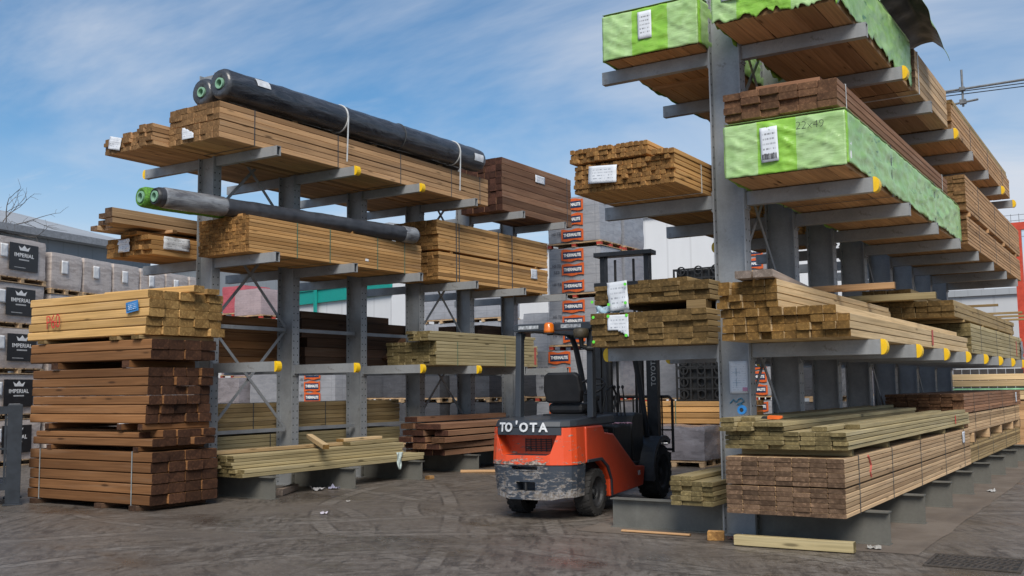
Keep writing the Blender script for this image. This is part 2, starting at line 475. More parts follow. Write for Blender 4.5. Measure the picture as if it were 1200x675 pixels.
def bearers(label, X, ys, z0, z1, kind, group, axis='X', w=.075, depth=None):
    """short sticks laid across under a pack"""
    for y in ys:
        L = X[1] - X[0]; c = ((X[0]+X[1])/2, y, (z0+z1)/2)
        if axis == 'Y': c = (y, (X[0]+X[1])/2, (z0+z1)/2)
        board(label, c, (L + random.uniform(-.03, .03), w, z1 - z0), kind, axis, group, 'timber_bearer', 'bearer', random.uniform(-.02, .02))

def loose(label, X, Y, Z, cols, rows, kind, group, axis='Y', jit=.03, skip=None, endvar=0., sd=.13, gap=.005, cat='timber board', name='timber_board', wob=.004):
    """unbanded stack: every board its own object"""
    a0, a1 = (X if axis == 'Y' else Y); l0, l1 = (Y if axis == 'Y' else X)
    bw, bh = (a1-a0)/cols, (Z[1]-Z[0])/rows
    for j in range(rows):
        for i in range(cols):
            if skip and skip(i, j): continue
            cut_ = abs(random.gauss(0, endvar)) if endvar else 0
            L = l1 - l0 - cut_; m = (l0 + l1)/2 - cut_/2 + random.gauss(0, jit)
            ca = a0 + bw*(i+.5) + random.gauss(0, .002); z = Z[0] + bh*(j+.5)
            c = (ca, m, z) if axis == 'Y' else (m, ca, z)
            board(label, c, (L, bw-gap, bh-gap), kind, axis, group, name, cat, random.gauss(0, wob) * .3, rtint(sd))

# ------------------------------------------------------------------ camera (rack axes: X along the arms, Y along the racks)
CAM = Vector((0, 0, 1.6))
f_px, yaw, pit, rol = 1200.564, .561525, .0977247, -.0125591
fw = Vector((-math.sin(yaw)*math.cos(pit), math.cos(yaw)*math.cos(pit), math.sin(pit)))
r0 = Vector((math.cos(yaw), math.sin(yaw), 0)); u0 = r0.cross(fw)
rt = r0*math.cos(rol) + u0*math.sin(rol); up = -r0*math.sin(rol) + u0*math.cos(rol)
cam = bpy.data.cameras.new('camera'); co = bpy.data.objects.new('camera', cam); COL.objects.link(co)
co.matrix_world = Matrix(((rt.x, up.x, -fw.x, CAM.x), (rt.y, up.y, -fw.y, CAM.y), (rt.z, up.z, -fw.z, CAM.z), (0, 0, 0, 1)))
cam.sensor_width = 36; cam.lens = 36 * f_px / 1200; cam.clip_end = 2000; cam.clip_start = .1
scene.camera = co
def gpt(x, y, z=0.):
    """used only to read positions off the ground plan"""
    return Vector((x, y, z))

# ------------------------------------------------------------------ light
SUN_EL, SUN_AZ = R(45), R(146)      # azimuth clockwise from +Y
world = bpy.data.worlds.new('World'); scene.world = world; world.use_nodes = True
wt = world.node_tree; wt.nodes.clear()
wo = wt.nodes.new('ShaderNodeOutputWorld'); bg = wt.nodes.new('ShaderNodeBackground')
sky = wt.nodes.new('ShaderNodeTexSky'); sky.sky_type = 'NISHITA'; sky.sun_disc = False
sky.sun_elevation = SUN_EL; sky.sun_rotation = SUN_AZ; sky.air_density = 1.0; sky.dust_density = .6; sky.ozone_density = 1.6
tc = wt.nodes.new('ShaderNodeTexCoord'); sp = wt.nodes.new('ShaderNodeSeparateXYZ'); wt.links.new(tc.outputs['Generated'], sp.inputs[0])
def wm(op, a, b=None):
    n = wt.nodes.new('ShaderNodeMath'); n.operation = op
    for s, v in zip(n.inputs, (a, b)):
        if v is None: continue
        if isinstance(v, (int, float)): s.default_value = v
        else: wt.links.new(v, s)
    return n.outputs[0]
def wramp(v, lo, hi, a, b):
    n = wt.nodes.new('ShaderNodeMapRange'); n.interpolation_type = 'SMOOTHSTEP'
    wt.links.new(v, n.inputs[0]); n.inputs[1].default_value = lo; n.inputs[2].default_value = hi; n.inputs[3].default_value = a; n.inputs[4].default_value = b
    return n.outputs[0]
zc = wm('ADD', wm('MAXIMUM', sp.outputs[2], 0.), .12)
cx = wm('DIVIDE', sp.outputs[0], zc); cy = wm('DIVIDE', sp.outputs[1], zc)
cb = wt.nodes.new('ShaderNodeCombineXYZ'); wt.links.new(cx, cb.inputs[0]); wt.links.new(cy, cb.inputs[1])
def cloud(scale, rot, stretch, detail, dist, loc=(0, 0, 0)):
    mp = wt.nodes.new('ShaderNodeMapping'); wt.links.new(cb.outputs[0], mp.inputs[0])
    mp.inputs['Rotation'].default_value = (0, 0, rot); mp.inputs['Scale'].default_value = (stretch, 1, 1); mp.inputs['Location'].default_value = loc
    n = wt.nodes.new('ShaderNodeTexNoise'); wt.links.new(mp.outputs[0], n.inputs['Vector'])
    n.inputs['Scale'].default_value = scale; n.inputs['Detail'].default_value = detail; n.inputs['Roughness'].default_value = .58; n.inputs['Distortion'].default_value = dist
    return n.outputs[0]
c1 = wramp(cloud(.62, .56, .52, 7, .8, (1.3, .4, 0)), .40, .68, 0., .82)
c2 = wramp(cloud(1.5, .7, .40, 8, 1.2, (3.1, 2.2, 0)), .50, .74, 0., .60)
hz = wramp(sp.outputs[2], .02, .27, .97, 0.)
cl = wm('MINIMUM', wm('ADD', wm('MAXIMUM', c1, c2), hz), .97)
mx = wt.nodes.new('ShaderNodeMix'); mx.data_type = 'RGBA'
SKYB = 0.05
tintn = wt.nodes.new('ShaderNodeMix'); tintn.data_type = 'RGBA'; tintn.blend_type = 'MULTIPLY'; tintn.inputs[0].default_value = 1.
wt.links.new(sky.outputs[0], tintn.inputs[6]); tintn.inputs[7].default_value = (.44, .71, .85, 1)
wt.links.new(cl, mx.inputs[0]); wt.links.new(tintn.outputs[2], mx.inputs[6]); mx.inputs[7].default_value = (4.7, 5.05, 5.65, 1)
wt.links.new(mx.outputs[2], bg.inputs[0]); bg.inputs[1].default_value = SKYB
wt.links.new(bg.outputs[0], wo.inputs[0])
sl = bpy.data.lights.new('sun', 'SUN'); sl.energy = 1.5; sl.angle = R(32); sl.color = (1., .93, .83)
so = bpy.data.objects.new('sun', sl); COL.objects.link(so)
sd = Vector((math.sin(SUN_AZ)*math.cos(SUN_EL), math.cos(SUN_AZ)*math.cos(SUN_EL), math.sin(SUN_EL)))
so.rotation_euler = sd.to_track_quat('Z', 'Y').to_euler(); so.location = sd * 60
scene.render.engine = 'CYCLES'
vs = scene.view_settings; vs.view_transform = 'Standard'; vs.look = 'None'; vs.gamma = 1; vs.exposure = 1.5; vs.use_curve_mapping = False

# ------------------------------------------------------------------ ground
def ground_mat():
    g = N('worn_wet_tarmac'); p = g.coord('Object'); x, y, z = g.sep(p)
    fine = g.noise(p, 38., 6., .7); mid = g.noise(p, 2.2, 6., .62, .4); big = g.noise(p, .33, 5., .6, .6)
    c = g.mix(g.ramp(big, .35, .68), (.112, .092, .075), (.150, .126, .105))
    c = g.mix(g.ramp(mid, .42, .72, 0., .55), c, (.072, .057, .046))
    c = g.mix(g.ramp(fine, .5, .75, 0., .42), c, (.22, .20, .18))
    c = g.mix(g.ramp(g.noise(p, 14., 6., .72), .55, .7, 0., .45), c, (.06, .05, .043))
    # wheel marks: scrubbed streaks round turning centres, then single tyre tracks of dried mud
    def polar(ax, ay):
        dx = g.math('SUBTRACT', x, ax); dy = g.math('SUBTRACT', y, ay)
        return g.math('SQRT', g.math('ADD', g.math('MULTIPLY', dx, dx), g.math('MULTIPLY', dy, dy))), g.math('ARCTAN2', dy, dx)
    for k, (ax, ay, sc) in enumerate(((-13.5, 4.5, 4.), (-2.4, 14.6, 5.), (-40., -12., 22.), (8., -6., 15.))):
        d, th = polar(ax, ay)
        cv = g.t.nodes.new('ShaderNodeCombineXYZ'); g.put(cv.inputs[0], g.math('MULTIPLY', d, 11.)); g.put(cv.inputs[1], g.math('MULTIPLY', th, sc * 4.5)); cv.inputs[2].default_value = k * 3.7
        st = g.noise(cv.outputs[0], 1., 7., .68)
        patch = g.ramp(g.noise(g.scaled(p, (1., 1., 1.), (k * 7.1, k * 3.3, 0)), .32, 3., .5, .5), .46, .60)
        c = g.mix(g.math('MULTIPLY', g.ramp(st, .52, .60, 0., .78), patch), c, (.052, .043, .036))
        c = g.mix(g.math('MULTIPLY', g.ramp(st, .47, .38, 0., .50), patch), c, (.185, .165, .146))
    arcs = [(-13.5, 4.5, 7.4, .20), (-13.5, 4.5, 8.65, .20), (-3.2, 15.5, 7.0, .22), (-3.2, 15.5, 8.2, .22), (-10.5, 13.2, 4.9, .16), (-10.5, 13.2, 3.75, .16),
            (-4.5, 5.2, 3.6, .2), (-4.5, 5.2, 4.8, .2), (10., -6., 23.2, .24), (10., -6., 24.4, .24), (-40., -12., 39.5, .2), (-40., -12., 40.7, .2)]
    tot = None
    for k, (ax, ay, r, w) in enumerate(arcs):
        d, th = polar(ax, ay)
        e = g.math('ABSOLUTE', g.math('SUBTRACT', d, r))
        m = g.ramp(e, w * .40, w * .5, 1., 0.)
        lug = g.ramp(g.math('SINE', g.math('ADD', g.math('MULTIPLY', th, r / .035), g.math('MULTIPLY', e, 40.))), -.5, .3, .35, 1.)
        brk = g.ramp(g.noise(p, .35 + .05 * k, 4., .65), .42, .60)
        m = g.math('MULTIPLY', g.math('MULTIPLY', m, lug), brk)
        rim_ = g.math('MULTIPLY', g.math('MULTIPLY', g.ramp(g.math('ABSOLUTE', g.math('SUBTRACT', e, w * .55)), .0, .035, 1., 0.), brk), .8)
        c = g.mix(rim_, c, (.048, .040, .034))
        tot = m if tot is None else g.math('MAXIMUM', tot, m)
    c = g.mix(g.math('MULTIPLY', tot, .75), c, (.195, .172, .150))
    damp = g.ramp(g.noise(g.scaled(p, (.5, .9, 1.)), .8, 4., .6, .5), .48, .68)
    c = g.mix(g.math('MULTIPLY', damp, .40), c, (.045, .035, .028))
    stones = g.voro(p, 55.)
    sr = g.sep(stones.outputs['Color'])[0]
    c = g.mix(g.math('MULTIPLY', g.ramp(stones.outputs['Distance'], .25, .4, 1., 0.), g.ramp(sr, .86, .9, 0., .8)), c, (.30, .28, .25))
    c = g.mix(g.math('MULTIPLY', g.ramp(stones.outputs['Distance'], .3, .45, 1., 0.), g.ramp(sr, .12, .16, .7, 0.)), c, (.03, .026, .022))
    h = g.math('ADD', g.math('MULTIPLY', fine, .5), g.math('MULTIPLY', tot, .6))
    g.bump(h, .45, .012)
    return g.fin(c, g.math('SUBTRACT', g.ramp(mid, .3, .7, .42, .60), g.math('MULTIPLY', damp, .30)), spec=.5)
mb = MB(); mb.face([(-420,-120,0),(420,-120,0),(420,600,0),(-420,600,0)])
tag(mb.build('ground', ground_mat(), fix=False), kind='structure')
def slab_mat():
    g = N('dusty_concrete'); p = g.coord('Object')
    a = g.noise(p, 1.6, 6., .65, .5); b = g.noise(p, 30., 5., .7); e = g.noise(g.scaled(p, (2., .6, 1.)), 1., 5., .6)
    c = g.mix(g.ramp(a, .35, .7), (.125, .100, .080), (.172, .143, .118))
    c = g.mix(g.ramp(e, .5, .75, 0., .6), c, (.085, .07, .06)); c = g.mix(g.ramp(b, .55, .8, 0., .35), c, (.27, .245, .22))
    g.bump(b, .4, .008)
    return g.fin(c, .85, spec=.3)
mb = MB()
edge = []
for i in range(61):
    y = 10.28 + i * .42
    edge.append((-2.02 + .035 * noise.noise(Vector((0, y * 1.7, 3.1))) + .02 * noise.noise(Vector((2, y * 6, 0))), y))
front = [(-2.02 - i * .12, 10.28 + .06 * noise.noise(Vector((i * .7, 1, 5)))) for i in range(1, 31)]
poly = edge + [(-5.7, edge[-1][1])] + [(-5.7, 10.35)] + front[::-1]
mb.face([(a, b, .004) for a, b in poly])
tag(mb.build('concrete_pavement', slab_mat(), fix=False), kind='structure')

# ------------------------------------------------------------------ cantilever racks
LEVELS = (2.05, 3.715, 5.36)         # arm tops
def arm_mesh(sgn, length, hollow=True):
    mb = MB(); h, w = .15, .09; t = .008
    x0, x1 = 0, sgn * length
    a, b = min(x0, x1), max(x0, x1)
    mb.box(a, b, -w/2, w/2, -h, -h + t); mb.box(a, b, -w/2, w/2, -t, 0)
    mb.box(a, b, -w/2, -w/2 + t, -h + t, -t); mb.box(a, b, w/2 - t, w/2, -h + t, -t)
    xi = x1 - sgn * .03
    mb.box(min(xi, xi - sgn*.01), max(xi, xi - sgn*.01), -w/2 + t, w/2 - t, -h + t, -t, 1)  # dark plate painted as the shade in the open arm end
    pl = sgn * .012
    mb.box(min(0, pl), max(0, pl), -.075, .075, -h - .045, .04)         # end plate at the column
    for yy in (-.055, .055):
        for zz in (.018, -h - .022):
            mb.tube([(pl, yy, zz), (pl * 2.2, yy, zz)], .011, 6)
    return mb.mesh('arm', [STEEL, HOLLOW_SHADE])
def cap_mesh(sgn):
    mb = MB(); h, w = .158, .10
    poly = [(0, -h + .002), (0, .004)]
    for k in range(9):
        q = math.pi / 2 - math.pi * k / 8
        poly.append((sgn * (.012 + .05 * math.cos(q)), -h / 2 + .004 + (h / 2) * math.sin(q)))
    mb.prism(poly, 'y', -w/2, w/2)
    return mb.mesh('end_cap', YELLOW)
def column_mesh(h):
    mb = MB(); w, d, t = .36, .17, .016
    mb.box(-w/2 + t, w/2 - t, -.006, .006, 0, h, 1)
    mb.box(-w/2, -w/2 + t, -d/2, d/2, 0, h, 0); mb.box(w/2 - t, w/2, -d/2, d/2, 0, h, 0)
    mb.box(-w/2 - .05, w/2 + .05, -d/2 - .04, d/2 + .04, 0, .014, 1)
    return mb.mesh('column', [STEEL_P, STEEL])
def foot_mesh(sgn, length):
    mb = MB(); h, w = .33, .15
    a, b = (0, length) if sgn > 0 else (-length, 0)
    mb.box(a, b, -.005, .005, .012, h - .012); mb.box(a, b, -w/2, w/2, h - .012, h); mb.box(a, b, -w/2, w/2, 0, .012)
    mb.box(*( (0, .014) if sgn > 0 else (-.014, 0)), -w/2 - .001, w/2 + .001, -.001, h + .05)
    for zz in (.07, .19, .30):
        for yy in (-.05, .05):
            mb.tube([(sgn*.014, yy, zz), (sgn*.03, yy, zz)], .014, 6)
    return mb.mesh('base_beam', FOOT)
ARM = {1: arm_mesh(1, 1.36), -1: arm_mesh(-1, 1.36)}
CAP = {1: cap_mesh(1), -1: cap_mesh(-1)}
FOOTM = {1: foot_mesh(1, 1.36), -1: foot_mesh(-1, 1.36)}
def rack(label, xc, y0, n, pitch, height, caps, bays, skip=()):
    e = empty('cantilever_rack', label, 'storage rack', (xc, y0, 0))
    cm = column_mesh(height)
    for k in range(n):
        y = k * pitch
        link('column', cm, e, (0, y, 0))
        for s in (1, -1):
            link('base_beam', FOOTM[s], e, (s * .18, y, 0))
            for lv, z in enumerate(LEVELS):
                if (k, s, lv) in skip: continue
                a = link('arm', ARM[s], e, (s * .18, y, z))
                if (k, s, lv) in caps: link('end_cap', CAP[s], a, (s * 1.36, 0, 0))
    for k in range(n - 1):
        y = k * pitch
        for z in (.95, 2.66, 4.42):
            mb = MB(); mb.box(-.03, .03, y + .085, y + pitch - .085, z - .03, z + .03)
            mb.build('tie_bar', STEEL, e)
        if k in bays:
            for z0, z1 in ((.98, 2.63), (2.69, 4.39), (4.45, min(height - .05, 6.1))):
                for q, (a, b) in enumerate(((z0, z1), (z1, z0))):
                    mb = MB(); dx = .018 if q else -.018
                    mb.bar((dx, y + .08, a), (dx, y + pitch - .08, b), .05, .012, up=(1, 0, 0))
                    mb.build('cross_brace', STEEL, e)
    return e
capsR = {(k, 1, 0) for k in range(8)} | {(0, 1, 1)} | {(1, 1, 2), (3, 1, 2), (6, 1, 2), (7, 1, 2)} | {(0, -1, 0), (1, -1, 0), (2, -1, 1), (3, -1, 0), (4, -1, 2)}
rack('tall galvanised cantilever rack on the right with yellow capped arms over the forklift lane', -3.91, 10.8, 8, 1.79, 7.4, capsR, (0, 3, 5))
capsL = {(k, 1, 0) for k in range(4)} | {(1, 1, 2), (2, 1, 2)} | {(0, -1, 2), (3, -1, 0), (4, -1, 0)}
rack('galvanised cantilever rack on the left behind the free standing sleeper stack', -12.79, 11.2, 6, 1.8, 6.74, capsL, (0, 3))

# papers fixed to the near column of the right rack
e = empty('notice', 'white printed notice with two diagrams stuck on the near rack column', 'notice', (-3.9, 10.79, 1.69))
put_sheet('paper', e, (.02, -.005, 0), .215, .35, NOTICE, crumple=.003)
mb = MB()
for (x0, z0, w, h) in ((-.05, .05, .09, .004), (-.01, .01, .004, .09), (-.05, -.06, .09, .004), (-.01, -.1, .004, .09)):
    mb.box(x0, x0 + w, -.0165, -.013, z0, z0 + h)
mb.build('diagram', plain('pale_blue_print', (.30, .42, .52), .6), e)
mb = MB(); mb.box(.06, .115, -.0165, -.013, -.15, -.11); mb.build('stamp', plain('pink_print', (.55, .25, .38), .6), e)
mb = MB()
random.seed(3)
pts = [(-.09,0,-.02),(-.05,0,.02),(-.02,0,-.01),(.01,0,.025),(.04,0,.035),(.07,0,.0),(.03,0,-.02),(-.01,0,-.03),(.05,0,-.035)]
mb.tube([(a, random.uniform(-.001,.001), c) for a, b, c in pts], .007, 6)
tag(mb.build('graffiti_scrawl', plain('blue_spray', (.05, .19, .30), .6), None, (-3.9, 10.782, 1.43)), 'small blue sprayed scrawl below the notice on the near rack column', 'graffiti')
random.seed(11)

# ------------------------------------------------------------------ right rack, ground tier
def frange(a, b, n): return [a + (b - a) * i / (n - 1) for i in range(n)]
p = pack('lower of the two brown boards packs low on the right rack, dark end grain', (-3.76, -2.58), (9.97, 17.5), (.334, .61), 7, 6, 'brown_pink', jit=.004, sd=.17, straps=(10.5, 12.0, 13.6, 15.3, 16.9))
p = pack('brown boards pack with a red chalk squiggle, second from the ground on the right rack', (-3.76, -2.58), (9.97, 17.5), (.622, .895), 7, 6, 'brown_pink', jit=.004, sd=.17, straps=(10.5, 12.0, 13.6, 15.3, 16.9))
mb = MB(); mb.tube([(0, 0, .12), (0, .05, .08), (0, .11, .02), (0, .06, -.05), (0, .10, -.10)], .012, 6)
mb.build('chalk_mark', RED_FAINT, p, (.592, -2.85, .13))
put_sheet('label', p, (.597, 3.1, .16), .22, .17, PAPER_D, 'X', crumple=.006)
bearers('short stick between the green boards and the brown packs on the right rack', (-3.7, -2.6), (10.35, 12.0, 13.7, 15.4, 17.1), .898, .965, 'green_treated', 'bearers under the loose green boards')
# loose greenish boards
def skipB(i, j): return (j == 3 and i > 5) or (j == 4 and i > 5)
loose('greenish treated board in the loose stack on bearers low on the right rack', (-3.78, -2.56), (10.03, 17.45), (.968, 1.143), 8, 4, 'green_treated', 'loose green boards on the right rack', endvar=.05, jit=.015)
for i in range(4):
    x = -3.70 + .155 * i
    for j in range(3 if i < 2 else 2):
        board('short greenish board in the partial top rows of the loose green stack, right rack', (x, 13.2 + random.gauss(0, .04) - .35 * (i == 0), 1.169 + .045 * j), (6.3 + .3 * random.random() - .5 * (i == 0), .148, .042), 'green_treated', group='partial top rows of the green stack')
board('green board lying second from the front edge on top of the loose green stack', (-2.88, 13.4, 1.168), (6.6, .15, .045), 'green_treated', yaw=.012)
board('green board nearest the lane on top of the loose green stack, split end', (-2.66, 13.9, 1.168), (6.3, .15, .045), 'green_treated', yaw=-.008)
mb = MB(); mb.box(-.002, .002, -.02, .02, -.06, .06)
tag(mb.build('paint_mark', RED_PAINT, None, (-2.553, 16.1, 1.07)), 'short red paint mark on the side of the loose green boards', 'paint mark')
# blue tape reel and orange knife left on the boards
e = empty('tape_reel', 'blue tape reel lying against the near rack column on the green boards', 'tape reel', (-3.62, 10.12, 1.305))
mb = MB(); mb.lathe([(.022, -.02), (.045, -.02), (.048, -.012), (.048, .012), (.045, .02), (.022, .02), (.022, -.02)], 'y', 24); mb.build('reel', plain('blue_plastic', (.02, .16, .42), .4), e, (0, 0, .048), smooth=False)
mb = MB(); mb.lathe([(0.0, -.014), (.021, -.014), (.021, .014), (0, .014)], 'y', 16); mb.build('hub', BLACK, e, (0, 0, .048))
e = empty('utility_knife', 'orange and black utility knife lying on the loose green boards', 'knife', (-3.26, 10.13, 1.26))
mb = MB(); mb.prism([(-.10, 0), (.02, 0), (.05, .012), (.05, .035), (-.08, .04), (-.10, .03)], 'y', -.018, .018); mb.build('handle', plain('orange_plastic', (.72, .13, .015), .4), e, bevel=.004)
mb = MB(); mb.prism([(-.17, .006), (-.10, .003), (-.10, .032), (-.15, .03)], 'y', -.012, .012); mb.build('grip', BLACK, e, bevel=.003)

# next packs along, ground tier
pack('lowest far pack on the right rack, weathered greenish boards', (-3.75, -2.60), (17.62, 24.4), (.334, .65), 7, 7, 'khaki_brown', straps=(18.4, 20.2, 22.0, 23.6))
bearers('stick between the far ground tier packs on the right rack', (-3.7, -2.58), (17.95, 19.7, 21.4, 23.2, 24.3), .655, .80, 'brown_pink', 'bearers between the far ground packs', w=.11)
pack('brown middle pack of the far ground tier on the right rack', (-3.75, -2.60), (17.55, 24.5), (.805, 1.115), 7, 6, 'brown_pink', jit=.004, sd=.17, straps=(18.3, 20.0, 21.9, 23.7))
p = pack('brown top pack of the far ground tier with a dark end and white tag', (-3.75, -2.58), (17.12, 24.6), (1.13, 1.43), 7, 6, 'red_brown', straps=(18.1, 19.8, 21.6, 23.4))
put_sheet('label', p, (.59, 2.9, .16), .2, .2, PAPER_D, 'X', crumple=.006)

# ------------------------------------------------------------------ right rack, lower arms
loose('rough pale board with dark brown end in the wide stack on the lower right arms', (-3.76, -2.48), (10.02, 17.1), (2.055, 2.285), 10, 3, 'fresh_pale', 'pale boards on the lower right arms', jit=.022, endvar=.03, sd=.1)
loose('pale board one row up, set back from the edge of the wide stack', (-3.76, -2.60), (10.0, 17.1), (2.287, 2.372), 9, 1, 'fresh_pale', 'upper row of the pale stack', jit=.02, endvar=.5, sd=.1)
loose('pale board in the narrower block on top of the wide pale stack', (-3.78, -3.16), (9.98, 15.7), (2.375, 2.655), 5, 4, 'fresh_pale', 'narrow block on the pale stack', jit=.025, endvar=.5, sd=.1)
mb = MB(); mb.box(-.002, .002, -.045, .045, -.1, .1)
tag(mb.build('paint_mark', RED_FAINT, None, (-2.475, 14.2, 2.19)), 'faded red paint stripe on the side of the pale stack on the right arms', 'paint mark')
e = board('greyish pink notched board on top of the pale stack beside the near column', (-3.42, 11.35, 2.70), (3.1, .19, .075), 'grey_pink', yaw=.11, pitch=.0)
board('second greyish notched board on top of the pale stack, tight to the column', (-3.62, 11.3, 2.70), (3.0, .16, .075), 'grey_pink', yaw=.11)
board('light stick sticking out across the pale stack towards the road, nearer of two', (-3.03, 12.2, 2.72), (1.05, .09, .075), 'sawn_tan', 'X', yaw=.05, name='timber_bearer', cat='bearer')
board('greenish stick sticking out across the pale stack towards the road, farther of two', (-2.95, 13.7, 2.70), (1.25, .09, .085), 'green_treated', 'X', yaw=.04, name='timber_bearer', cat='bearer')
# far packs on the lower arms
p = pack('far pale green pack on the lower right arms with white film at its end', (-3.75, -2.46), (17.35, 24.3), (2.055, 2.53), 8, 7, 'green_treated', straps=(18.4, 20.3, 22.2, 23.8))
mb = MB(); mb.box(.647, .650, 2.4, 2.5, .08, .38); mb.build('red_mark', RED_FAINT, p)
put_sheet('film', p, (.652, 3.25, .2), .3, .4, CLEAR_WRAP, 'X', crumple=.05)
bearers('stick between the two far packs on the lower right arms', (-3.7, -2.5), (17.2, 19.2, 21.2, 23.2), 2.535, 2.575, 'khaki_brown', 'bearers between the far packs on the lower right arms', w=.07)
loose('knotty board in the far upper stack on the lower right arms', (-3.80, -2.52), (16.3, 23.6), (2.578, 2.83), 7, 3, 'khaki_brown', 'far upper stack on the lower right arms', jit=.03, sd=.12)
loose('board in the small stack topping the far stack on the lower right arms', (-3.75, -3.05), (16.0, 22.0), (2.835, 3.0), 4, 2, 'khaki_brown', 'small topping stack', jit=.03)
for k, (y, L, x) in enumerate(((18.6, 1.5, -2.95), (20.9, 1.35, -2.75), (22.0, 1.3, -2.68), (23.2, 1.3, -2.60))):
    board('thin stick poking out towards the road from the far upper stack', (x, y, 2.855 + .02), (L, .05, .04), 'khaki_brown', 'X', 'thin sticks poking out of the far stack', 'timber_bearer', 'bearer', .02)

# ------------------------------------------------------------------ green wrapped packs
def wrap_panel(P, nu, nv, amp, matf, mats, seed, ragged=0., drop=0.):
    """sheet over a grid P(u, v) -> (point, normal), wrinkled along the normal; matf(u, v) -> slot; lower edge ragged"""
    mb = MB(); G = {}
    for i in range(nu + 1):
        for k in range(nv + 1):
            u, v = i / nu, k / nv
            vv = v
            if ragged: vv = v + (1 - v) * (drop + ragged * noise.noise(Vector((u * 17 + seed, 1.3, seed))) + ragged * .8 * noise.noise(Vector((u * 61 + seed, 4.3, seed))))
            pt, nm = P(u, vv)
            q = Vector(pt)
            rd = (1 - abs(noise.noise(Vector((q.x * 4 + q.z * 6 + q.y * .8 + seed, q.y * 2.5 + q.z * 3, seed))))) ** 7 + .7 * (1 - abs(noise.noise(Vector((q.x * 5 - q.z * 9 - q.y * 1.2, q.y * 3.5 + q.x * 2, seed + 9))))) ** 8
            d = 1.15 * rd + noise.noise(Vector((q.x * 3.1 + seed, q.y * 2.0, q.z * 9.))) * .6 + noise.noise(Vector((q.x * 7 + q.z * 9, q.y * 5 - q.z * 8, q.z * 6 + seed))) * .5
            edge = min(u, 1 - u, (1 - v) * .8 + .05) * 8
            G[i, k] = q + Vector(nm) * (.020 + amp * d * min(1, edge + .25))
    for i in range(nu):
        for k in range(nv):
            c = [G[i, k], G[i+1, k], G[i+1, k+1], G[i, k+1]]
            mb.face(c, matf((i + .5) / nu, (k + .5) / nv))
    me = mb.mesh('wrap', mats, fix=False)
    bm = bmesh.new(); bm.from_mesh(me); bmesh.ops.remove_doubles(bm, verts=bm.verts, dist=1e-5); bm.to_mesh(me); bm.free()
    me.polygons.foreach_set('use_smooth', [True] * len(me.polygons))
    return me
def green_pack(label, X, Y, Z, cols, rows, kind, bands, seed, top=True, side_rag=.06, left=True, side_len=1., front_rag=.0, nm='wrapped_timber_pack'):
    e = empty(nm, label, 'wrapped timber pack', ((X[0]+X[1])/2, Y[0], Z[0]))
    w, L, h = X[1]-X[0], Y[1]-Y[0], Z[1]-Z[0]
    timber_mesh(L, w, h, cols, rows, 'Y', .002).build('boards', W[kind], e, (0, L/2, 0))
    mats = [G_PALE, G_BRIGHT, G_PRINT]
    def bf(u, v):
        return 1 if bands[0] < u < bands[1] else 0
    def add(name, me):
        o = link(name, me, e); md = o.modifiers.new('thickness', 'SOLIDIFY'); md.thickness = .003; return o
    add('front_wrap', wrap_panel(lambda u, v: (((w+.05)*(u-.5), -.004, h*v + .004), (0, -1, 0)), 56, 26, .016, bf, mats, seed, front_rag, .02))
    n = int(L * 12)
    add('side_wrap', wrap_panel(lambda u, v: ((w/2 + .004, L*side_len*u - .022, h*v), (1, 0, 0)), n, 20, .018, lambda u, v: 1 if u < .012 else 2, mats, seed + 3, side_rag, .04))
    if left: add('side_wrap', wrap_panel(lambda u, v: ((-w/2 - .004, L*side_len*u - .022, h*v), (-1, 0, 0)), n, 12, .015, lambda u, v: 1, mats, seed + 5, side_rag, .02))
    if top: add('top_wrap', wrap_panel(lambda u, v: (((w+.05)*(v-.5), L*side_len*u - .022, h + .004), (0, 0, 1)), n, 12, .012, lambda u, v: 2, mats, seed + 7))
    return e, w, L, h
# middle level
e, w, L, h = green_pack('green film wrapped pack marked with a black number on the middle right arms', (-3.66, -2.47), (10.06, 16.85), (3.725, 4.27), 6, 11, 'sawn_tan', (.29, .60), 2.)
o = put_sheet('label', e, (-.135, -.052, .30), .18, .36, PAPER_D, crumple=.004, tilt=-.03)
mb = MB()
xs = -.078
random.seed(5)
while xs < .07:
    bw = random.choice((.003, .005, .008)); mb.box(xs, xs + bw, -.004, -.001, -.028, .028); xs += bw + random.choice((.004, .006))
mb.build('barcode', INK, o, (0, -.006, -.125))
o = link('marker_number', text_mesh('22x49', .115, INK, -.003, .002, 1.0), e, (.285, -.072, .435), FACE_Y); o.rotation_euler = (math.pi/2, .05, 0)
mb = MB(); mb.box(w/2 + .024, w/2 + .027, .12, .17, .05, .5); mb.build('tape', WHITE_P, e)
strap_mesh(-w/2 - .03, w/2 + .032, 1.95, -.012, h + .03, .025).build('strap', STRAP_K, e)
strap_mesh(-w/2 - .03, w/2 + .032, 4.6, -.012, h + .03, .025).build('strap', STRAP_K, e)
bearers('small stick between the green wrapped pack and the red brown pack', (-3.6, -2.49), (10.55, 12.6, 14.6, 16.0), 4.30, 4.345, 'sawn_tan', 'bearers on the green wrapped pack', w=.08)
random.seed(21)
pack('red brown boards pack with a white strap on top of the green wrapped pack', (-3.71, -2.53), (10.12, 16.35), (4.35, 4.64), 6, 4, 'red_brown', straps=(10.45, 15.9), smat=STRAP_W, jit=.02)
board('short red brown offcut lying across the end of the red brown pack', (-3.06, 10.3, 4.675), (.66, .14, .06), 'red_brown', 'X', yaw=.03)
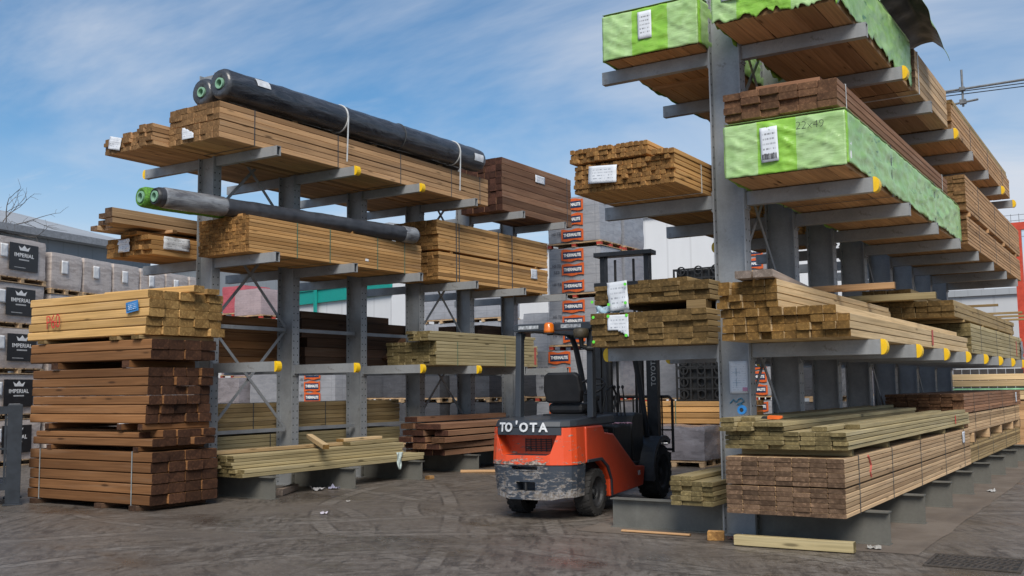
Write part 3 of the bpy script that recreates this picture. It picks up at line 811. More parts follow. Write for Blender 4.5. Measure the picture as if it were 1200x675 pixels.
# far packs, middle level
pack('far tan pack below on the middle right arms, dark end grain', (-3.72, -2.37), (16.95, 24.0), (3.725, 4.17), 8, 8, 'sawn_tan', straps=(18.2, 20.2, 22.2), sd=.1)
bearers('stick between the far tan packs on the middle right arms', (-3.7, -2.36), (17.2, 19.3, 21.4, 23.4), 4.175, 4.245, 'sawn_tan', 'bearers between the far tan packs on the middle arms')
p = pack('far tan pack on top on the middle right arms with white tag', (-3.72, -2.36), (16.9, 24.0), (4.25, 4.80), 8, 9, 'sawn_tan', straps=(18.2, 20.2, 22.2), sd=.1)
# top level
e, w, L, h = green_pack('torn green film pack overhead on the top right arms, pale timber underside', (-3.73, -2.50), (10.0, 13.7), (5.37, 5.98), 6, 10, 'sawn_tan', (.22, .66), 12., side_rag=.16, front_rag=.10)
mb = MB()
# torn flap of film lifted off the top by the wind: green outside, black inside
def flap(s_):
    G = {}
    nu, nv = 22, 12
    for i in range(nu + 1):
        for k in range(nv + 1):
            u, v = i / nu, k / nv
            x = -2.62 + .42 * v + .1 * math.sin(v * 2.4) + .03 * noise.noise(Vector((u * 5, v * 4, 1)))
            y = 12.3 + 2.0 * u + .25 * v * u
            z = 6.06 + .22 * math.sin(v * 2.2) - .32 * v * v * u + .04 * noise.noise(Vector((u * 6, v * 5, 7)))
            G[i, k] = (x, y, z)
    for i in range(nu):
        for k in range(nv):
            mb.face([G[i, k], G[i, k+1], G[i+1, k+1], G[i+1, k]], 0)
flap(1)
o = mb.build('loose_flap', [G_PRINT], None, fix=False, smooth=True)
o.parent = e; o.matrix_parent_inverse = Matrix.Translation((-e.location.x, -e.location.y, -e.location.z))
md = o.modifiers.new('thickness', 'SOLIDIFY'); md.thickness = .004; md.material_offset = 1; o.data.materials.append(plain('black_film_inside', (.01, .011, .014), .5))
put_sheet('label', e, (-.42, -.052, .38), .2, .32, PAPER_D, crumple=.004)
p = pack('weathered tan pack behind the torn green pack on the top right arms, white strap', (-3.73, -2.44), (13.75, 16.1), (5.37, 5.93), 5, 6, 'brown_pink', straps=(13.95,), smat=STRAP_W, sw=.05)
pack('far grey tan pack on the top right arms', (-3.73, -2.40), (16.2, 23.2), (5.37, 5.76), 8, 6, 'sawn_tan', straps=(18, 20, 22), sd=.1)
loose('weathered board on the far end of the top right arms', (-3.6, -2.42), (16.5, 23.0), (5.77, 5.90), 8, 2, 'khaki_brown', 'weathered boards on the far top arms', jit=.05)
e, w, L, h = green_pack('green film wrapped pack on the left top arms of the right rack, with white label', (-5.24, -4.11), (10.45, 14.9), (5.37, 5.90), 6, 11, 'sawn_tan', (.33, .70), 31., side_rag=.05)
put_sheet('label', e, (-.04, -.052, .33), .17, .32, PAPER_D, crumple=.004)
board('stick under the pack on the left top arms of the right rack', (-4.7, 11.7, 5.355), (1.0, .09, .05), 'sawn_tan', 'X', name='timber_bearer', cat='bearer')

# ------------------------------------------------------------------ right rack, left side
random.seed(31)
def skipK(i, j): return (j == 6 and i > 19)
p = pack('pack of small square battens with a white sheet, left of the near column', (-5.35, -4.15), (9.82, 16.0), (3.72, 4.03), 22, 6, 'sawn_gold', straps=(10.55,), smat=STRAP_W, jit=.016, sd=.12, gap=.005)
put_sheet('sheet', p, (-.21, -3.16, .17), .34, .19, PAPER, crumple=.012, tilt=.06)
pack('second block of small battens stacked on the batten pack, left middle arms', (-5.38, -4.45), (9.80, 15.8), (4.055, 4.215), 18, 3, 'sawn_gold', jit=.016, sd=.12, gap=.005)
bearers('thin lath between the batten blocks on the left middle arms', (-5.3, -4.3), (10.3, 12.5, 14.5), 4.032, 4.052, 'khaki_brown', 'laths between the batten blocks', w=.04)
for i in range(4):
    board('loose batten on the right shoulder of the batten pack', (-4.36 + .062 * i, 12.7, 4.06), (5.8 + .1 * random.random(), .055, .052), 'sawn_gold', group='loose battens on the batten pack')
p = pack('lower dark brown pack with torn paper note, above the forklift', (-5.48, -4.07), (10.42, 15.4), (2.055, 2.44), 8, 6, 'khaki_brown', jit=.02, sd=.15)
def tornL(u, v): return v < .30 and (u < .5 or v < .30 * (1 - (u - .5) * 2) + .0) or (v < .12 and u < .8)
put_sheet('paper_note', p, (-.35, -2.53, .23), .26, .25, PAPER, torn=tornL, nx=16, nz=16, crumple=.008)
for (x, z) in ((-.47, .345), (-.24, .345), (-.25, .12), (-.66, .34), (-.66, .06)):
    mb = MB(); mb.lathe([(0, 0), (.018, 0), (.018, -.006), (0, -.008)], 'y', 10); mb.build('tack', GREEN_DOT, p, (x, -2.535, z))
bearers('spacer block between the two dark brown packs on the left lower arms', (-4.33, -4.09), (10.52, 12.0, 14.0), 2.44, 2.535, 'khaki_brown', 'spacers between the dark brown packs', w=.16)
p = pack('upper dark brown pack with crumpled paper note, behind the forklift mast', (-5.46, -4.06), (10.46, 15.2), (2.54, 2.755), 8, 4, 'khaki_brown', jit=.025, sd=.15)
put_sheet('paper_note', p, (-.37, -2.42, .085), .25, .33, PAPER, crumple=.04, tilt=-.06)
for (x, z) in ((-.26, .21), (-.47, -.01), (-.26, .0), (-.68, .03)):
    mb = MB(); mb.lathe([(0, 0), (.018, 0), (.018, -.006), (0, -.008)], 'y', 10); mb.build('tack', GREEN_DOT, p, (x, -2.465, z))
loose('short top board on the upper dark brown pack behind the mast', (-4.98, -4.35), (10.6, 15.0), (2.758, 2.81), 5, 1, 'khaki_brown', 'top boards on the upper dark brown pack', jit=.03)
mb = MB()
for i in range(9):
    for k in range(4):
        q = [(-.18 + .04*a, .02 * math.sin(a * 2. + b), -.03 + .02 * b + .01 * math.sin(a * 1.7)) for a, b in ((i, k), (i+1, k), (i+1, k+1), (i, k+1))]
        mb.face(q)
o = mb.build('plastic_wrap', film('blue_white_film', (.45, .58, .66), (.16, .34, .52), .3), None, (-5.27, 10.47, 2.475), fix=False, smooth=True)
o.modifiers.new('thickness', 'SOLIDIFY').thickness = .003
tag(o, 'blue and white scrap of plastic stuffed between the two dark brown packs', 'plastic scrap')
def skipM(i, j): return (j == 5 and i == 3)
loose('short greenish board stacked on the left base beam beside the forklift', (-4.53, -4.05), (10.36, 12.75), (.334, .645), 4, 6, 'green_treated', 'short boards on the left base beam', jit=.015, skip=lambda i, j: j == 5 and i in (2, 3), endvar=.02)
# bits on the ground there
board('greenish square timber lying on the ground in front of the right rack', (-3.14, 10.10, .058), (1.17, .10, .10), 'green_treated', 'X', yaw=.015, tint=1.15)
board('orange brown wood block on the ground by the near rack column', (-4.02, 10.32, .05), (.11, .17, .09), 'sawn_gold', 'Y', name='wood_block', cat='wood block', yaw=.3)
board('small wood sliver on the ground under the near base beam', (-3.55, 10.5, .03), (.26, .07, .03), 'khaki_brown', 'X', name='wood_offcut', cat='offcut', yaw=.4)
board('thin flat lath lying at the foot of the left base beam', (-4.75, 10.42, .02), (.8, .05, .02), 'sawn_tan', 'X', name='wood_lath', cat='lath', yaw=.02)

# ------------------------------------------------------------------ left rack
random.seed(41)
p = pack('long tan pack with torn white sheet on the top arms, left rack', (-12.69, -11.57), (10.3, 17.5), (5.365, 5.635), 8, 3, 'sawn_tan', straps=(11.0, 12.9, 14.6, 16.2, 17.2), jit=.008, sd=.17)
put_sheet('sheet', p, (-.08, -3.64, .14), .26, .18, PAPER, torn=lambda u, v: v > 1.15 - u * .75 or u < .04, nx=12, nz=12)
p = pack('upper long tan pack under the black rolls on the left rack', (-12.69, -11.57), (10.3, 17.5), (5.645, 5.92), 8, 3, 'sawn_tan', straps=(11.0, 12.9, 14.6, 16.2, 17.2), jit=.008, sd=.17)
bearers('small block under the black rolls on the long tan pack', (-12.5, -11.66), (12.0, 14.0, 16.0), 5.925, 5.985, 'sawn_tan', 'blocks under the black rolls', w=.08)
p = pack('leftmost pack on the top arms of the left rack, white end sheet', (-13.98, -13.04), (10.12, 17.0), (5.365, 5.62), 6, 4, 'sawn_tan', jit=.02)
put_sheet('sheet', p, (-.18, -3.48, .15), .30, .2, PAPER, crumple=.03, tilt=.25)
loose('short end stack board beside the left top pack on the left rack', (-13.03, -12.74), (10.02, 16.8), (5.365, 5.70), 2, 5, 'sawn_tan', 'end stack on the top left arms', jit=.015)
loose('board on top of the left top pack on the left rack', (-13.65, -13.06), (10.2, 16.5), (5.625, 5.69), 3, 1, 'sawn_tan', 'boards topping the left top pack', jit=.02)
p = pack('lower golden batten pack on the middle arms of the left rack', (-12.69, -11.575), (10.92, 15.22), (3.72, 4.0), 15, 5, 'sawn_gold', straps=(11.95, 12.72, 13.95, 14.72), smat=STRAP_G, jit=.008, sd=.17)
mb = MB(); mb.box(.558, .562, .55, .63, .12, .16); mb.build('tag', WHITE_P, p)
p = pack('upper golden batten pack on the middle arms of the left rack under the dark roll', (-12.69, -11.575), (10.92, 15.22), (4.0, 4.285), 15, 5, 'sawn_gold', straps=(11.95, 12.72, 13.95, 14.72), smat=STRAP_G, jit=.008, sd=.17)
board('short stick on the golden pack beside the dark roll, near end', (-12.02, 11.0, 4.31), (.5, .06, .045), 'sawn_gold', 'X', name='timber_bearer', cat='bearer')
board('short stick on the golden pack beside the dark roll, middle', (-11.80, 13.3, 4.31), (.4, .06, .045), 'sawn_gold', 'X', name='timber_bearer', cat='bearer', yaw=.2)
p = pack('orange brown pack with two torn white sheets behind the sleeper stack', (-13.98, -12.96), (10.2, 16.0), (3.72, 4.02), 6, 4, 'sawn_gold', jit=.03)
put_sheet('sheet', p, (-.02, -2.95, .16), .27, .2, PAPER, crumple=.05, torn=lambda u, v: noise.noise(Vector((u*3, v*3, 2))) > .38 and (u < .2 or u > .8), nx=12, nz=10)
put_sheet('sheet', p, (.515, -2.40, .2), .5, .2, PAPER, 'X', crumple=.05)
loose('orange brown board heaped on the sheeted pack, left middle arms', (-13.75, -13.15), (10.15, 15.5), (4.025, 4.085), 4, 1, 'sawn_gold', 'boards on the sheeted pack', jit=.04)
board('lath lying across the sheeted pack on the left rack', (-13.35, 10.6, 4.11), (.9, .09, .045), 'sawn_tan', 'X', name='timber_bearer', cat='bearer', yaw=.05)
board('second lath across the sheeted pack, farther back', (-13.35, 13.4, 4.11), (.9, .09, .045), 'sawn_tan', 'X', name='timber_bearer', cat='bearer')
for i, (x, z, y, t) in enumerate(((-13.88, 4.165, 9.9, 1.0), (-13.70, 4.165, 10.0, .9), (-13.52, 4.165, 9.9, .95), (-13.32, 4.175, 9.7, .8), (-13.12, 4.175, 9.6, .75), (-13.78, 4.245, 9.95, .9), (-13.34, 4.265, 9.62, .75), (-13.14, 4.265, 9.6, .7), (-13.22, 4.345, 9.65, .7))):
    board('weathered board in the loose heap under the green roll on the left rack', (x, y + 2.9, z), (5.8, .17, .075), 'brown_pink', group='loose heap under the green roll', tint=t, yaw=random.gauss(0, .006))
p = pack('dark red brown pack of thick timbers high at the far end of the left rack', (-12.65, -11.585), (18.07, 21.1), (5.37, 6.52), 7, 8, 'dark_red', straps=(20.9,), jit=.015, sd=.30)
put_sheet('label', p, (.5405, .065, .91), .42, .17, PAPER_D, 'X')
for k, (z0, z1) in enumerate(((3.76, 4.035), (4.04, 4.32), (4.365, 4.66), (4.665, 4.955))):
    l = ('bottom', 'second', 'third', 'top')[k] + ' pack of the tall golden pile of four on the left rack, double straps'
    p = pack(l, (-13.0, -11.91), (16.22 - .05 * (k == 3), 20.5), (z0, z1), 8, 4, 'sawn_gold', straps=(16.83, 16.93, 18.4, 18.95), smat=STRAP_K, sw=.03, jit=.012, sd=.17)
    if k == 1: put_sheet('label', p, (.552, 1.5, .14), .28, .22, PAPER, 'X', crumple=.03)
bearers('stick under the upper half of the tall golden pile on the left rack', (-12.95, -11.92), (16.7, 18.4, 20.0), 4.322, 4.362, 'sawn_gold', 'sticks in the golden pile', w=.07)
bearers('short block under the tall golden pile on the left rack arms', (-12.9, -11.92), (16.9, 18.75, 20.2), 3.72, 3.757, 'sawn_gold', 'blocks under the golden pile', w=.08)
p = pack('greenish pack tied with green cord on the lower right arms of the left rack', (-12.62, -11.45), (15.5, 19.2), (2.055, 2.505), 8, 7, 'green_treated', straps=(16.2, 17.9), smat=STRAP_G, jit=.015)
mb = MB(); mb.box(.587, .590, 1.72, 1.8, .05, .42); mb.build('red_end_mark', RED_FAINT, p)
loose('pale green board on top of the corded greenish pack, left rack', (-11.95, -11.45), (15.3, 19.1), (2.51, 2.695), 3, 3, 'green_treated', 'pale boards on the corded pack', jit=.05)
# ground tier of the left rack
def skipk(i, j): return False
loose('pale board in the wide bottom layers of the low stack on the left rack base', (-12.1, -11.50), (10.80, 15.18), (.334, .455), 4, 2, 'green_treated', 'wide bottom layers of the low stack', jit=.025, sd=.08)
loose('pale board in the set back upper layers of the low left stack', (-12.12, -11.68), (10.80, 14.85), (.458, .655), 3, 4, 'green_treated', 'upper layers of the low stack', jit=.03, sd=.08)
board('long pale board lying slightly askew on top of the low stack, left rack', (-12.08, 11.9, .69), (3.2, .15, .055), 'fresh_pale', yaw=-.04)
board('pale stick lying diagonally across the low stack on the left rack', (-11.86, 12.75, .77), (1.35, .10, .075), 'fresh_pale', 'X', yaw=-.62, pitch=.09)
board('pale offcut behind the diagonal stick on the low stack', (-11.92, 14.2, .69), (1.5, .16, .06), 'green_treated', yaw=.1)
board('second pale offcut lying on the far end of the low stack', (-12.02, 14.0, .75), (1.1, .16, .05), 'fresh_pale', yaw=.05)
mb = MB()
for i in range(6):
    for k in range(10):
        def q(a, b): return (.012 * math.sin(a * 1.3 + b * .8), (a / 6 - .5) * .17 * (1 - .55 * (b / 10)), -.3 * b / 10)
        mb.face([q(i, k), q(i+1, k), q(i+1, k+1), q(i, k+1)])
o = mb.build('plastic_rag', plain('pale_film_rag', (.48, .56, .54), .4), None, (-11.49, 14.45, .50), fix=False, smooth=True); o.modifiers.new('thickness', 'SOLIDIFY').thickness = .003
tag(o, 'pale plastic rag hanging off the low pale stack', 'plastic rag')
random.seed(47)
for i in range(16):
    j, c = i // 3, i % 3
    board('red brown board in the messy low stack at the far end of the left rack', (-12.3 + .33 * c + random.gauss(0, .02), 17.3 + random.gauss(0, .07), .40 + .125 * j), (3.1 + random.gauss(0, .12), .30, .10), 'dark_red' if i % 4 else 'red_brown', group='messy red brown stack', yaw=random.gauss(0, .025), tint=random.uniform(.8, 1.6))
board('pale lath lying on the ground at the far end of the left rack', (-10.95, 16.6, .03), (1.2, .09, .05), 'sawn_tan', 'X', yaw=.5, name='wood_lath', cat='lath')
board('small yellow offcut on the ground past the left rack base', (-11.2, 14.95, .03), (.14, .1, .06), 'sawn_gold', name='wood_offcut', cat='offcut')
board('grey plank lying on the ground under the left rack', (-11.75, 11.95, .06), (.9, .12, .1), 'grey_pink', tint=.6, yaw=.5, name='wood_offcut', cat='offcut')
# left side of the left rack, seen through it
pack('lower greenish pack behind the columns on the left rack base', (-14.25, -13.2), (11.3, 16.6), (.334, .86), 7, 8, 'green_treated', straps=(13, 15), sd=.1)
bearers('stick between the two greenish packs behind the left rack columns', (-14.2, -13.2), (11.6, 13.6, 15.6), .865, .93, 'khaki_brown', 'sticks behind the left rack columns')
pack('upper greenish pack behind the columns on the left rack base', (-14.25, -13.2), (11.3, 16.6), (.935, 1.40), 7, 6, 'khaki_brown', straps=(12.6, 14.4), sd=.1)
pack('brown pack of thick boards on the left lower arms of the left rack', (-14.3, -13.2), (10.4, 13.3), (2.055, 2.88), 5, 6, 'sleeper_brown', sd=.1, jit=.02)
loose('very dark timber in the rough stack on the left lower arms of the left rack', (-14.25, -13.15), (13.75, 17.4), (2.055, 2.92), 4, 5, 'dark_brown', 'rough dark stack on the left rack', jit=.06, sd=.2)
board('dark splintered timber on top of the rough dark stack', (-13.35, 15.0, 2.99), (2.6, .3, .13), 'dark_brown', yaw=.03)
board('reddish plank leaning against the dark stack on the left rack', (-13.05, 16.45, 2.55), (1.15, .16, .05), 'red_brown', pitch=.62, yaw=-.1)
pack('dark brown pack seen past the forklift on the far left lower arms', (-14.2, -13.0), (19.3, 21.6), (2.055, 3.05), 5, 9, 'dark_brown', jit=.03, sd=.2)

# rolls
def roll(name, label, a, b, r, mat, tube_r, end_mat, puckers=True, n=40, bands=(), sag=0.):
    a, b = Vector(a), Vector(b); d = b - a; L = d.length
    e = empty(name, label, 'roll', a); e.rotation_euler = d.to_track_quat('Y', 'Z').to_euler()
    mb = MB(); V = []; seg = int(L * 9)
    prof = [(tube_r, .02), (tube_r + (r - tube_r) * .45, -.005), (r * .86, .0), (r * .97, .05)]
    rings = [(pr, w) for pr, w in prof] + [(r, .09 + (L - .18) * i / seg) for i in range(seg + 1)] + [(pr, L - w) for pr, w in prof[::-1]]
    G = []
    for pr, w in rings:
        row = []
        for k in range(n):
            q = 2 * math.pi * k / n
            ww = .012 * noise.noise(Vector((math.cos(q) * 2.4, w * 3.5 , math.sin(q) * 2.4 + r))) + .006 * noise.noise(Vector((q * 5, w * 8, r)))
            rr = pr + (ww if pr >= r * .95 else 0)
            off = (.012 * noise.noise(Vector((q * 4., 2., r))) + .006 * math.cos(k * math.pi)) * (1 if puckers and tube_r < pr < r * .7 else .25 if puckers and pr < r * .96 else 0)
            row.append((rr * math.cos(q), w + off, rr * math.sin(q)))
        G.append(row)
    for i in range(len(G) - 1):
        m_ = 1 if i < 3 or i > len(G) - 5 else 0
        for k in range(n): mb.face([G[i][k], G[i][(k+1) % n], G[i+1][(k+1) % n], G[i+1][k]], m_)
    me = mb.mesh('wrapping', [mat, end_mat]); bm = bmesh.new(); bm.from_mesh(me); bmesh.ops.remove_doubles(bm, verts=bm.verts, dist=1e-4); bmesh.ops.recalc_face_normals(bm, faces=bm.faces); bm.to_mesh(me); bm.free()
    me.polygons.foreach_set('use_smooth', [True] * len(me.polygons))
    link('wrapping', me, e)
    t = MB(); t.lathe([(tube_r * .68, .3), (tube_r * .68, -.012), (tube_r, -.012), (tube_r, .3)], 'y', 24); t.build('core_tube', TUBE_G, e)
    t = MB(); t.lathe([(0, .25), (tube_r * .68, .25), (tube_r * .68, .255), (0, .255)], 'y', 16); t.build('core_shade_disc', HOLLOW_SHADE, e)  # dark disc added as the shade deep in the core
    for y, w, m_ in bands:
        t = MB(); t.lathe([(r + .004, y), (r + .016, y + .003), (r + .016, y + w - .003), (r + .004, y + w)], 'y', 32); t.build('strap', m_, e)
    return e
e = roll('wrapped_roll', 'front black plastic wrapped roll strapped on top of the left rack', (-11.72, 10.42, 6.235), (-11.55, 17.1, 6.235), .235, BLACK_WRAP, .085, ROLL_END, bands=((2.55, .03, STRAP_W), (5.75, .03, STRAP_W), (4.1, .02, STRAP_K)))
for qa, y0, y1 in ((.75, .55, .82), (1.30, 6.25, 6.55)):
    mb = MB()
    for k in range(6):
        q0, q1 = qa + .1 * k, qa + .1 * (k + 1)
        mb.face([(.246*math.sin(q0), y0, .246*math.cos(q0)), (.246*math.sin(q1), y0, .246*math.cos(q1)), (.246*math.sin(q1), y1, .246*math.cos(q1)), (.246*math.sin(q0), y1, .246*math.cos(q0))], 0)
    o = mb.build('white_label', plain('dull_white_label', (.55, .57, .60), .5), e, fix=False); o.modifiers.new('thickness', 'SOLIDIFY').thickness = .002
for y in (2.565, 5.765):
    mb = MB(); mb.bar((.249, y, .02), (.246, y - .03, -.78), .03, .004, up=(1, 0, 0)); mb.build('strap', STRAP_W, e)
roll('wrapped_roll', 'rear black plastic wrapped roll behind the strapped one on the left rack', (-12.27, 10.55, 6.22), (-12.1, 17.0, 6.22), .225, BLACK_WRAP, .08, ROLL_END)
mb = MB()
e = roll('dark_roll', 'long thin dark grey roll lying on the golden battens of the left rack', (-12.14, 9.62, 4.43), (-11.50, 14.95, 4.43), .14, DARK_ROLL, .082, BLACK, puckers=False)
t = MB(); t.lathe([(.145, .12), (.153, .15), (.153, 1.15), (.146, 1.18)], 'y', 32); t.build('clear_wrapping', CLEAR_WRAP, e)
t = MB(); t.lathe([(.145, 5.0), (.151, 5.02), (.151, 5.30), (.146, 5.32)], 'y', 32); t.build('clear_wrapping', CLEAR_WRAP, e)
roll('turf_roll', 'green turf roll beside the dark grey roll on the left rack', (-12.42, 9.60, 4.45), (-11.82, 14.6, 4.45), .155, GRASS_G, .085, GRASS_G, puckers=False)

# ------------------------------------------------------------------ free standing sleeper stack
random.seed(53)
p = pack('bottom strapped tier of brown sleepers in the tall free standing stack', (-14.38, -11.62), (9.25, 10.42), (.075, .80), 4, 5, 'sleeper_brown', 'X', straps=(-14.12, -12.02), smat=plain('grey_strap', (.22, .24, .24), .5), jit=.015, gap=.012)
bearers('dark bearer on the ground under the tall sleeper stack', (9.22, 10.42), (-14.2, -12.7, -11.95), .0, .072, 'dark_brown', 'bearers under the sleeper stack', 'Y', w=.16)
bearers('bearer between the bottom two tiers of the sleeper stack', (9.24, 10.4), (-13.9, -11.95), .803, .862, 'sleeper_brown', 'bearers above the bottom tier', 'Y', w=.11)
loose('brown sleeper in the uneven two row tier just above the strapped bottom tier', (-14.36, -11.66), (9.26, 10.4), (.865, 1.09), 5, 2, 'sleeper_brown', 'two row tier above the strapped tier', 'X', jit=.04, skip=lambda i, j: j == 1 and i == 0, name='sleeper', cat='sleeper', gap=.006)
board('thin board lying on the front of the uneven two row tier', (-13.1, 9.38, 1.02), (2.3, .2, .08), 'sleeper_brown', 'X', yaw=.015, name='sleeper', cat='sleeper')
bearers('bearer under the six row tier of the sleeper stack', (9.24, 10.4), (-13.95, -12.3, -11.85), 1.095, 1.175, 'sleeper_brown', 'bearers under the six row tier', 'Y', w=.10)
loose('brown sleeper in the six row middle tier of the free standing stack', (-14.38, -11.74), (9.26, 10.38), (1.18, 1.955), 5, 6, 'sleeper_brown', 'six row middle tier', 'X', jit=.03, name='sleeper', cat='sleeper', gap=.006, sd=.2)
bearers('bearer above the six row tier of the sleeper stack', (9.24, 10.4), (-13.8, -12.2), 1.96, 2.055, 'sleeper_brown', 'bearers above the six row tier', 'Y', w=.16)
loose('brown sleeper in the two row tier just below the golden top tier', (-14.47, -11.70), (9.26, 10.42), (2.06, 2.345), 4, 2, 'sleeper_brown', 'two row tier below the golden tier', 'X', jit=.02, name='sleeper', cat='sleeper', gap=.006)
bearers('greenish bearer under the golden top tier of the sleeper stack', (9.22, 10.5), (-14.15, -12.45, -11.95), 2.35, 2.40, 'khaki_brown', 'bearers under the golden tier', 'Y', w=.17)
loose('golden sleeper in the top tier of the free standing stack', (-14.48, -11.76), (9.25, 10.6), (2.405, 3.03), 5, 5, 'sleeper_gold', 'golden top tier', 'X', jit=.025, name='sleeper', cat='sleeper', gap=.006, sd=.1)
board('loose golden sleeper laid crookedly on top of the golden tier', (-12.6, 10.0, 3.085), (1.9, .2, .1), 'sleeper_gold', 'X', yaw=.05, name='sleeper', cat='sleeper')
board('short golden offcut lying on top of the golden tier at its back', (-12.2, 10.45, 3.07), (1.0, .2, .08), 'sleeper_gold', 'X', yaw=-.18, name='wood_offcut', cat='offcut')
o = link('spray_paint_mark', text_mesh('P60', .30, RED_PAINT, -.004, .002, .95, .8), None, (-13.85, 9.213, 2.66), FACE_Y)
o.rotation_euler = (math.pi/2, -.08, 0)
tag(o, 'red hand sprayed letters and numbers on the golden sleepers', 'paint mark')
e = empty('stock_label', 'blue printed label stapled on the front of the golden sleepers', 'label', (-12.05, 9.225, 2.80))
mb = MB(); mb.box(-.13, .13, -.012, -.008, -.075, .075); mb.build('backing', plain('blue_label', (.03, .17, .42), .4), e, (0, 0, 0), (0, -.12, 0))
o = put_sheet('print', e, (0, -.013, 0), .22, .10, paper('white_lines_on_blue', (.03, .17, .42), (.75, .8, .85), 4., 1.), crumple=.001); o.rotation_euler = (0, -.12, 0)

# ------------------------------------------------------------------ steel stillage at the left edge
e = empty('steel_stillage', 'dark blue grey steel stillage cut off by the left edge of the yard', 'stillage', (-14.27, 8.93, 0), R(58))
SM = plain('dark_blue_steel', (.013, .018, .026), .55, .0, var=.3, scale=7.)
for (x, y) in ((.03, 0), (.03, 1.2), (-1.57, 0), (-1.57, 1.2)):
    mb = MB(); mb.box(x - .13, x + .07, y - .06, y + .06, .02, 1.45); mb.box(x - .16, x + .10, y - .09, y + .09, 0, .02); mb.build('post', SM, e, bevel=.004)
for zz in (.22, 1.32):
    for yy in (0, 1.2):
        mb = MB(); mb.box(-1.54, -.06, yy - .04, yy + .04, zz, zz + .10); mb.build('rail', SM, e)
mb = MB()
for k in range(14): mb.box(-1.5 + .105 * k, -1.47 + .105 * k, -.012, .012, .32, 1.32)
mb.box(-1.5, -.1, -.010, .010, .80, .83)
mb.build('bar_panel', SM, e)
mb = MB(); mb.box(-1.54, -.02, .05, 1.15, .25, .3); mb.build('deck', SM, e)

# ------------------------------------------------------------------ block and brick pallets
PAL_W = plain('pallet_wood', (.42, .29, .17), .8, var=.3, scale=6.)
PAL_R = plain('pallet_red_block', (.42, .05, .03), .7)
def pallet_mesh(w, d):
    mb = MB(); h = .13
    n = max(4, int(w / .22))
    for i in range(5):
        y = -d/2 + d * (i + .5) / 5; mb.box(-w/2, w/2, y - d*.075, y + d*.075, h - .02, h)
    for x in (-w/2 + .05, 0, w/2 - .05): mb.box(x - .05, x + .05, -d/2, d/2, 0, .018)
    for i in range(3):
        y = (-d/2 + .05, 0, d/2 - .05)[i]
        mb.box(-w/2, w/2, y - .05, y + .05, h - .042, h - .02)
    for x in (-w/2 + .06, 0, w/2 - .06):
        for y in (-d/2 + .06, 0, d/2 - .06): mb.box(x - .055, x + .055, y - .055, y + .055, .018, h - .042, 1)
    return mb
def load_mesh(w, d, h, mat, seed, amp=.012):
    """shrink wrapped load: subdivided box, soft corners, uneven film"""
    bm = bmesh.new(); bmesh.ops.create_cube(bm, size=1)
    bmesh.ops.subdivide_edges(bm, edges=bm.edges, cuts=9, use_grid_fill=True)
    for v in bm.verts:
        p = Vector((v.co.x * w, v.co.y * d, (v.co.z + .5) * h))
        k = sum(abs(c) > .49 for c in v.co)
        if k >= 2:
            s_ = .985 if k == 2 else .965
            p.x *= s_; p.y *= s_
        nn = Vector((v.co.x if abs(v.co.x) > .49 else 0, v.co.y if abs(v.co.y) > .49 else 0, v.co.z if v.co.z > .49 else 0))
        p += nn * amp * 2 * noise.noise(Vector((p.x * 3 + seed, p.y * 3, p.z * 4)))
        v.co = p
    me = bpy.data.meshes.new('load'); bm.to_mesh(me); bm.free(); me.materials.append(mat)
    me.polygons.foreach_set('use_smooth', [True] * len(me.polygons))
    try: me.set_sharp_from_angle(angle=R(40))
    except Exception: pass
    return me
def orange_label(parent, x, y, z, face='Y', w=.62, h=.30, seed=0):
    mb = MB(); n = 8; g = lambda i: .018 * math.sin(i * 1.1 + seed)
    for i in range(n):
        x0, x1 = w * (i / n - .5), w * ((i + 1) / n - .5)
        mb.faces([(x0, -.006, -h/2 + g(i)), (x1, -.006, -h/2 + g(i+1)), (x1, -.006, h/2 + g(i)), (x0, -.006, h/2 + g(i-1)), (x0, 0, -h/2 + g(i)), (x1, 0, -h/2 + g(i+1)), (x1, 0, h/2 + g(i)), (x0, 0, h/2 + g(i-1))], [(0,1,2,3),(7,6,5,4),(0,4,5,1),(3,2,6,7)])
    o = mb.build('printed_label', ORANGE_P, parent, (x, y, z), (0, 0, 0 if face == 'Y' else math.pi/2))
    mb = MB(); mb.box(-w/2 + .05, w/2 - .05, -.010, -.007, -h/2 + .055, h/2 - .055); mb.build('navy_panel', NAVY, o)
    link('lettering', text_mesh('THERMALITE', .105, WHITE_P, .004, .001, .92, .86), o, (0, -.012, 0), FACE_Y)
    return o
FAINT = plain('faint_grey_print', (.09, .095, .115), .6)
def block_pallet(label, x, y, z, w, d, h, mat=FILM_GREY, labels=3, lx=0., rz=0., group=None, wood=True, side=False, red=True):
    e = empty('block_pallet', label, 'block pallet', (x, y, z), rz, group)
    ph = .13
    pallet_mesh(w, d).build('pallet', [PAL_W, PAL_R if red else PAL_W], e)
    link('load', load_mesh(w - .03, d - .03, h - ph - .005, mat, random.uniform(0, 50)), e, (0, 0, ph + .003))
    for k in range(labels):
        zz = ph + (h - ph) * (k + .5) / labels + random.uniform(-.015, .015)
        orange_label(e, lx + random.uniform(-.01, .01), -d/2 - .012, zz, seed=random.uniform(0, 6), h=.28)
    if labels:
        for t_, zz in (('HS TB', .82), ("55'S", .66), ('HS TB', .36)):
            link('faint_lettering', text_mesh(t_, .10, FAINT, .001, .001), e, (-w*.32, -d/2 - .012, zz), FACE_Y)
    return e
random.seed(61)
names = ('bottom', 'second', 'third', 'fourth', 'topmost')
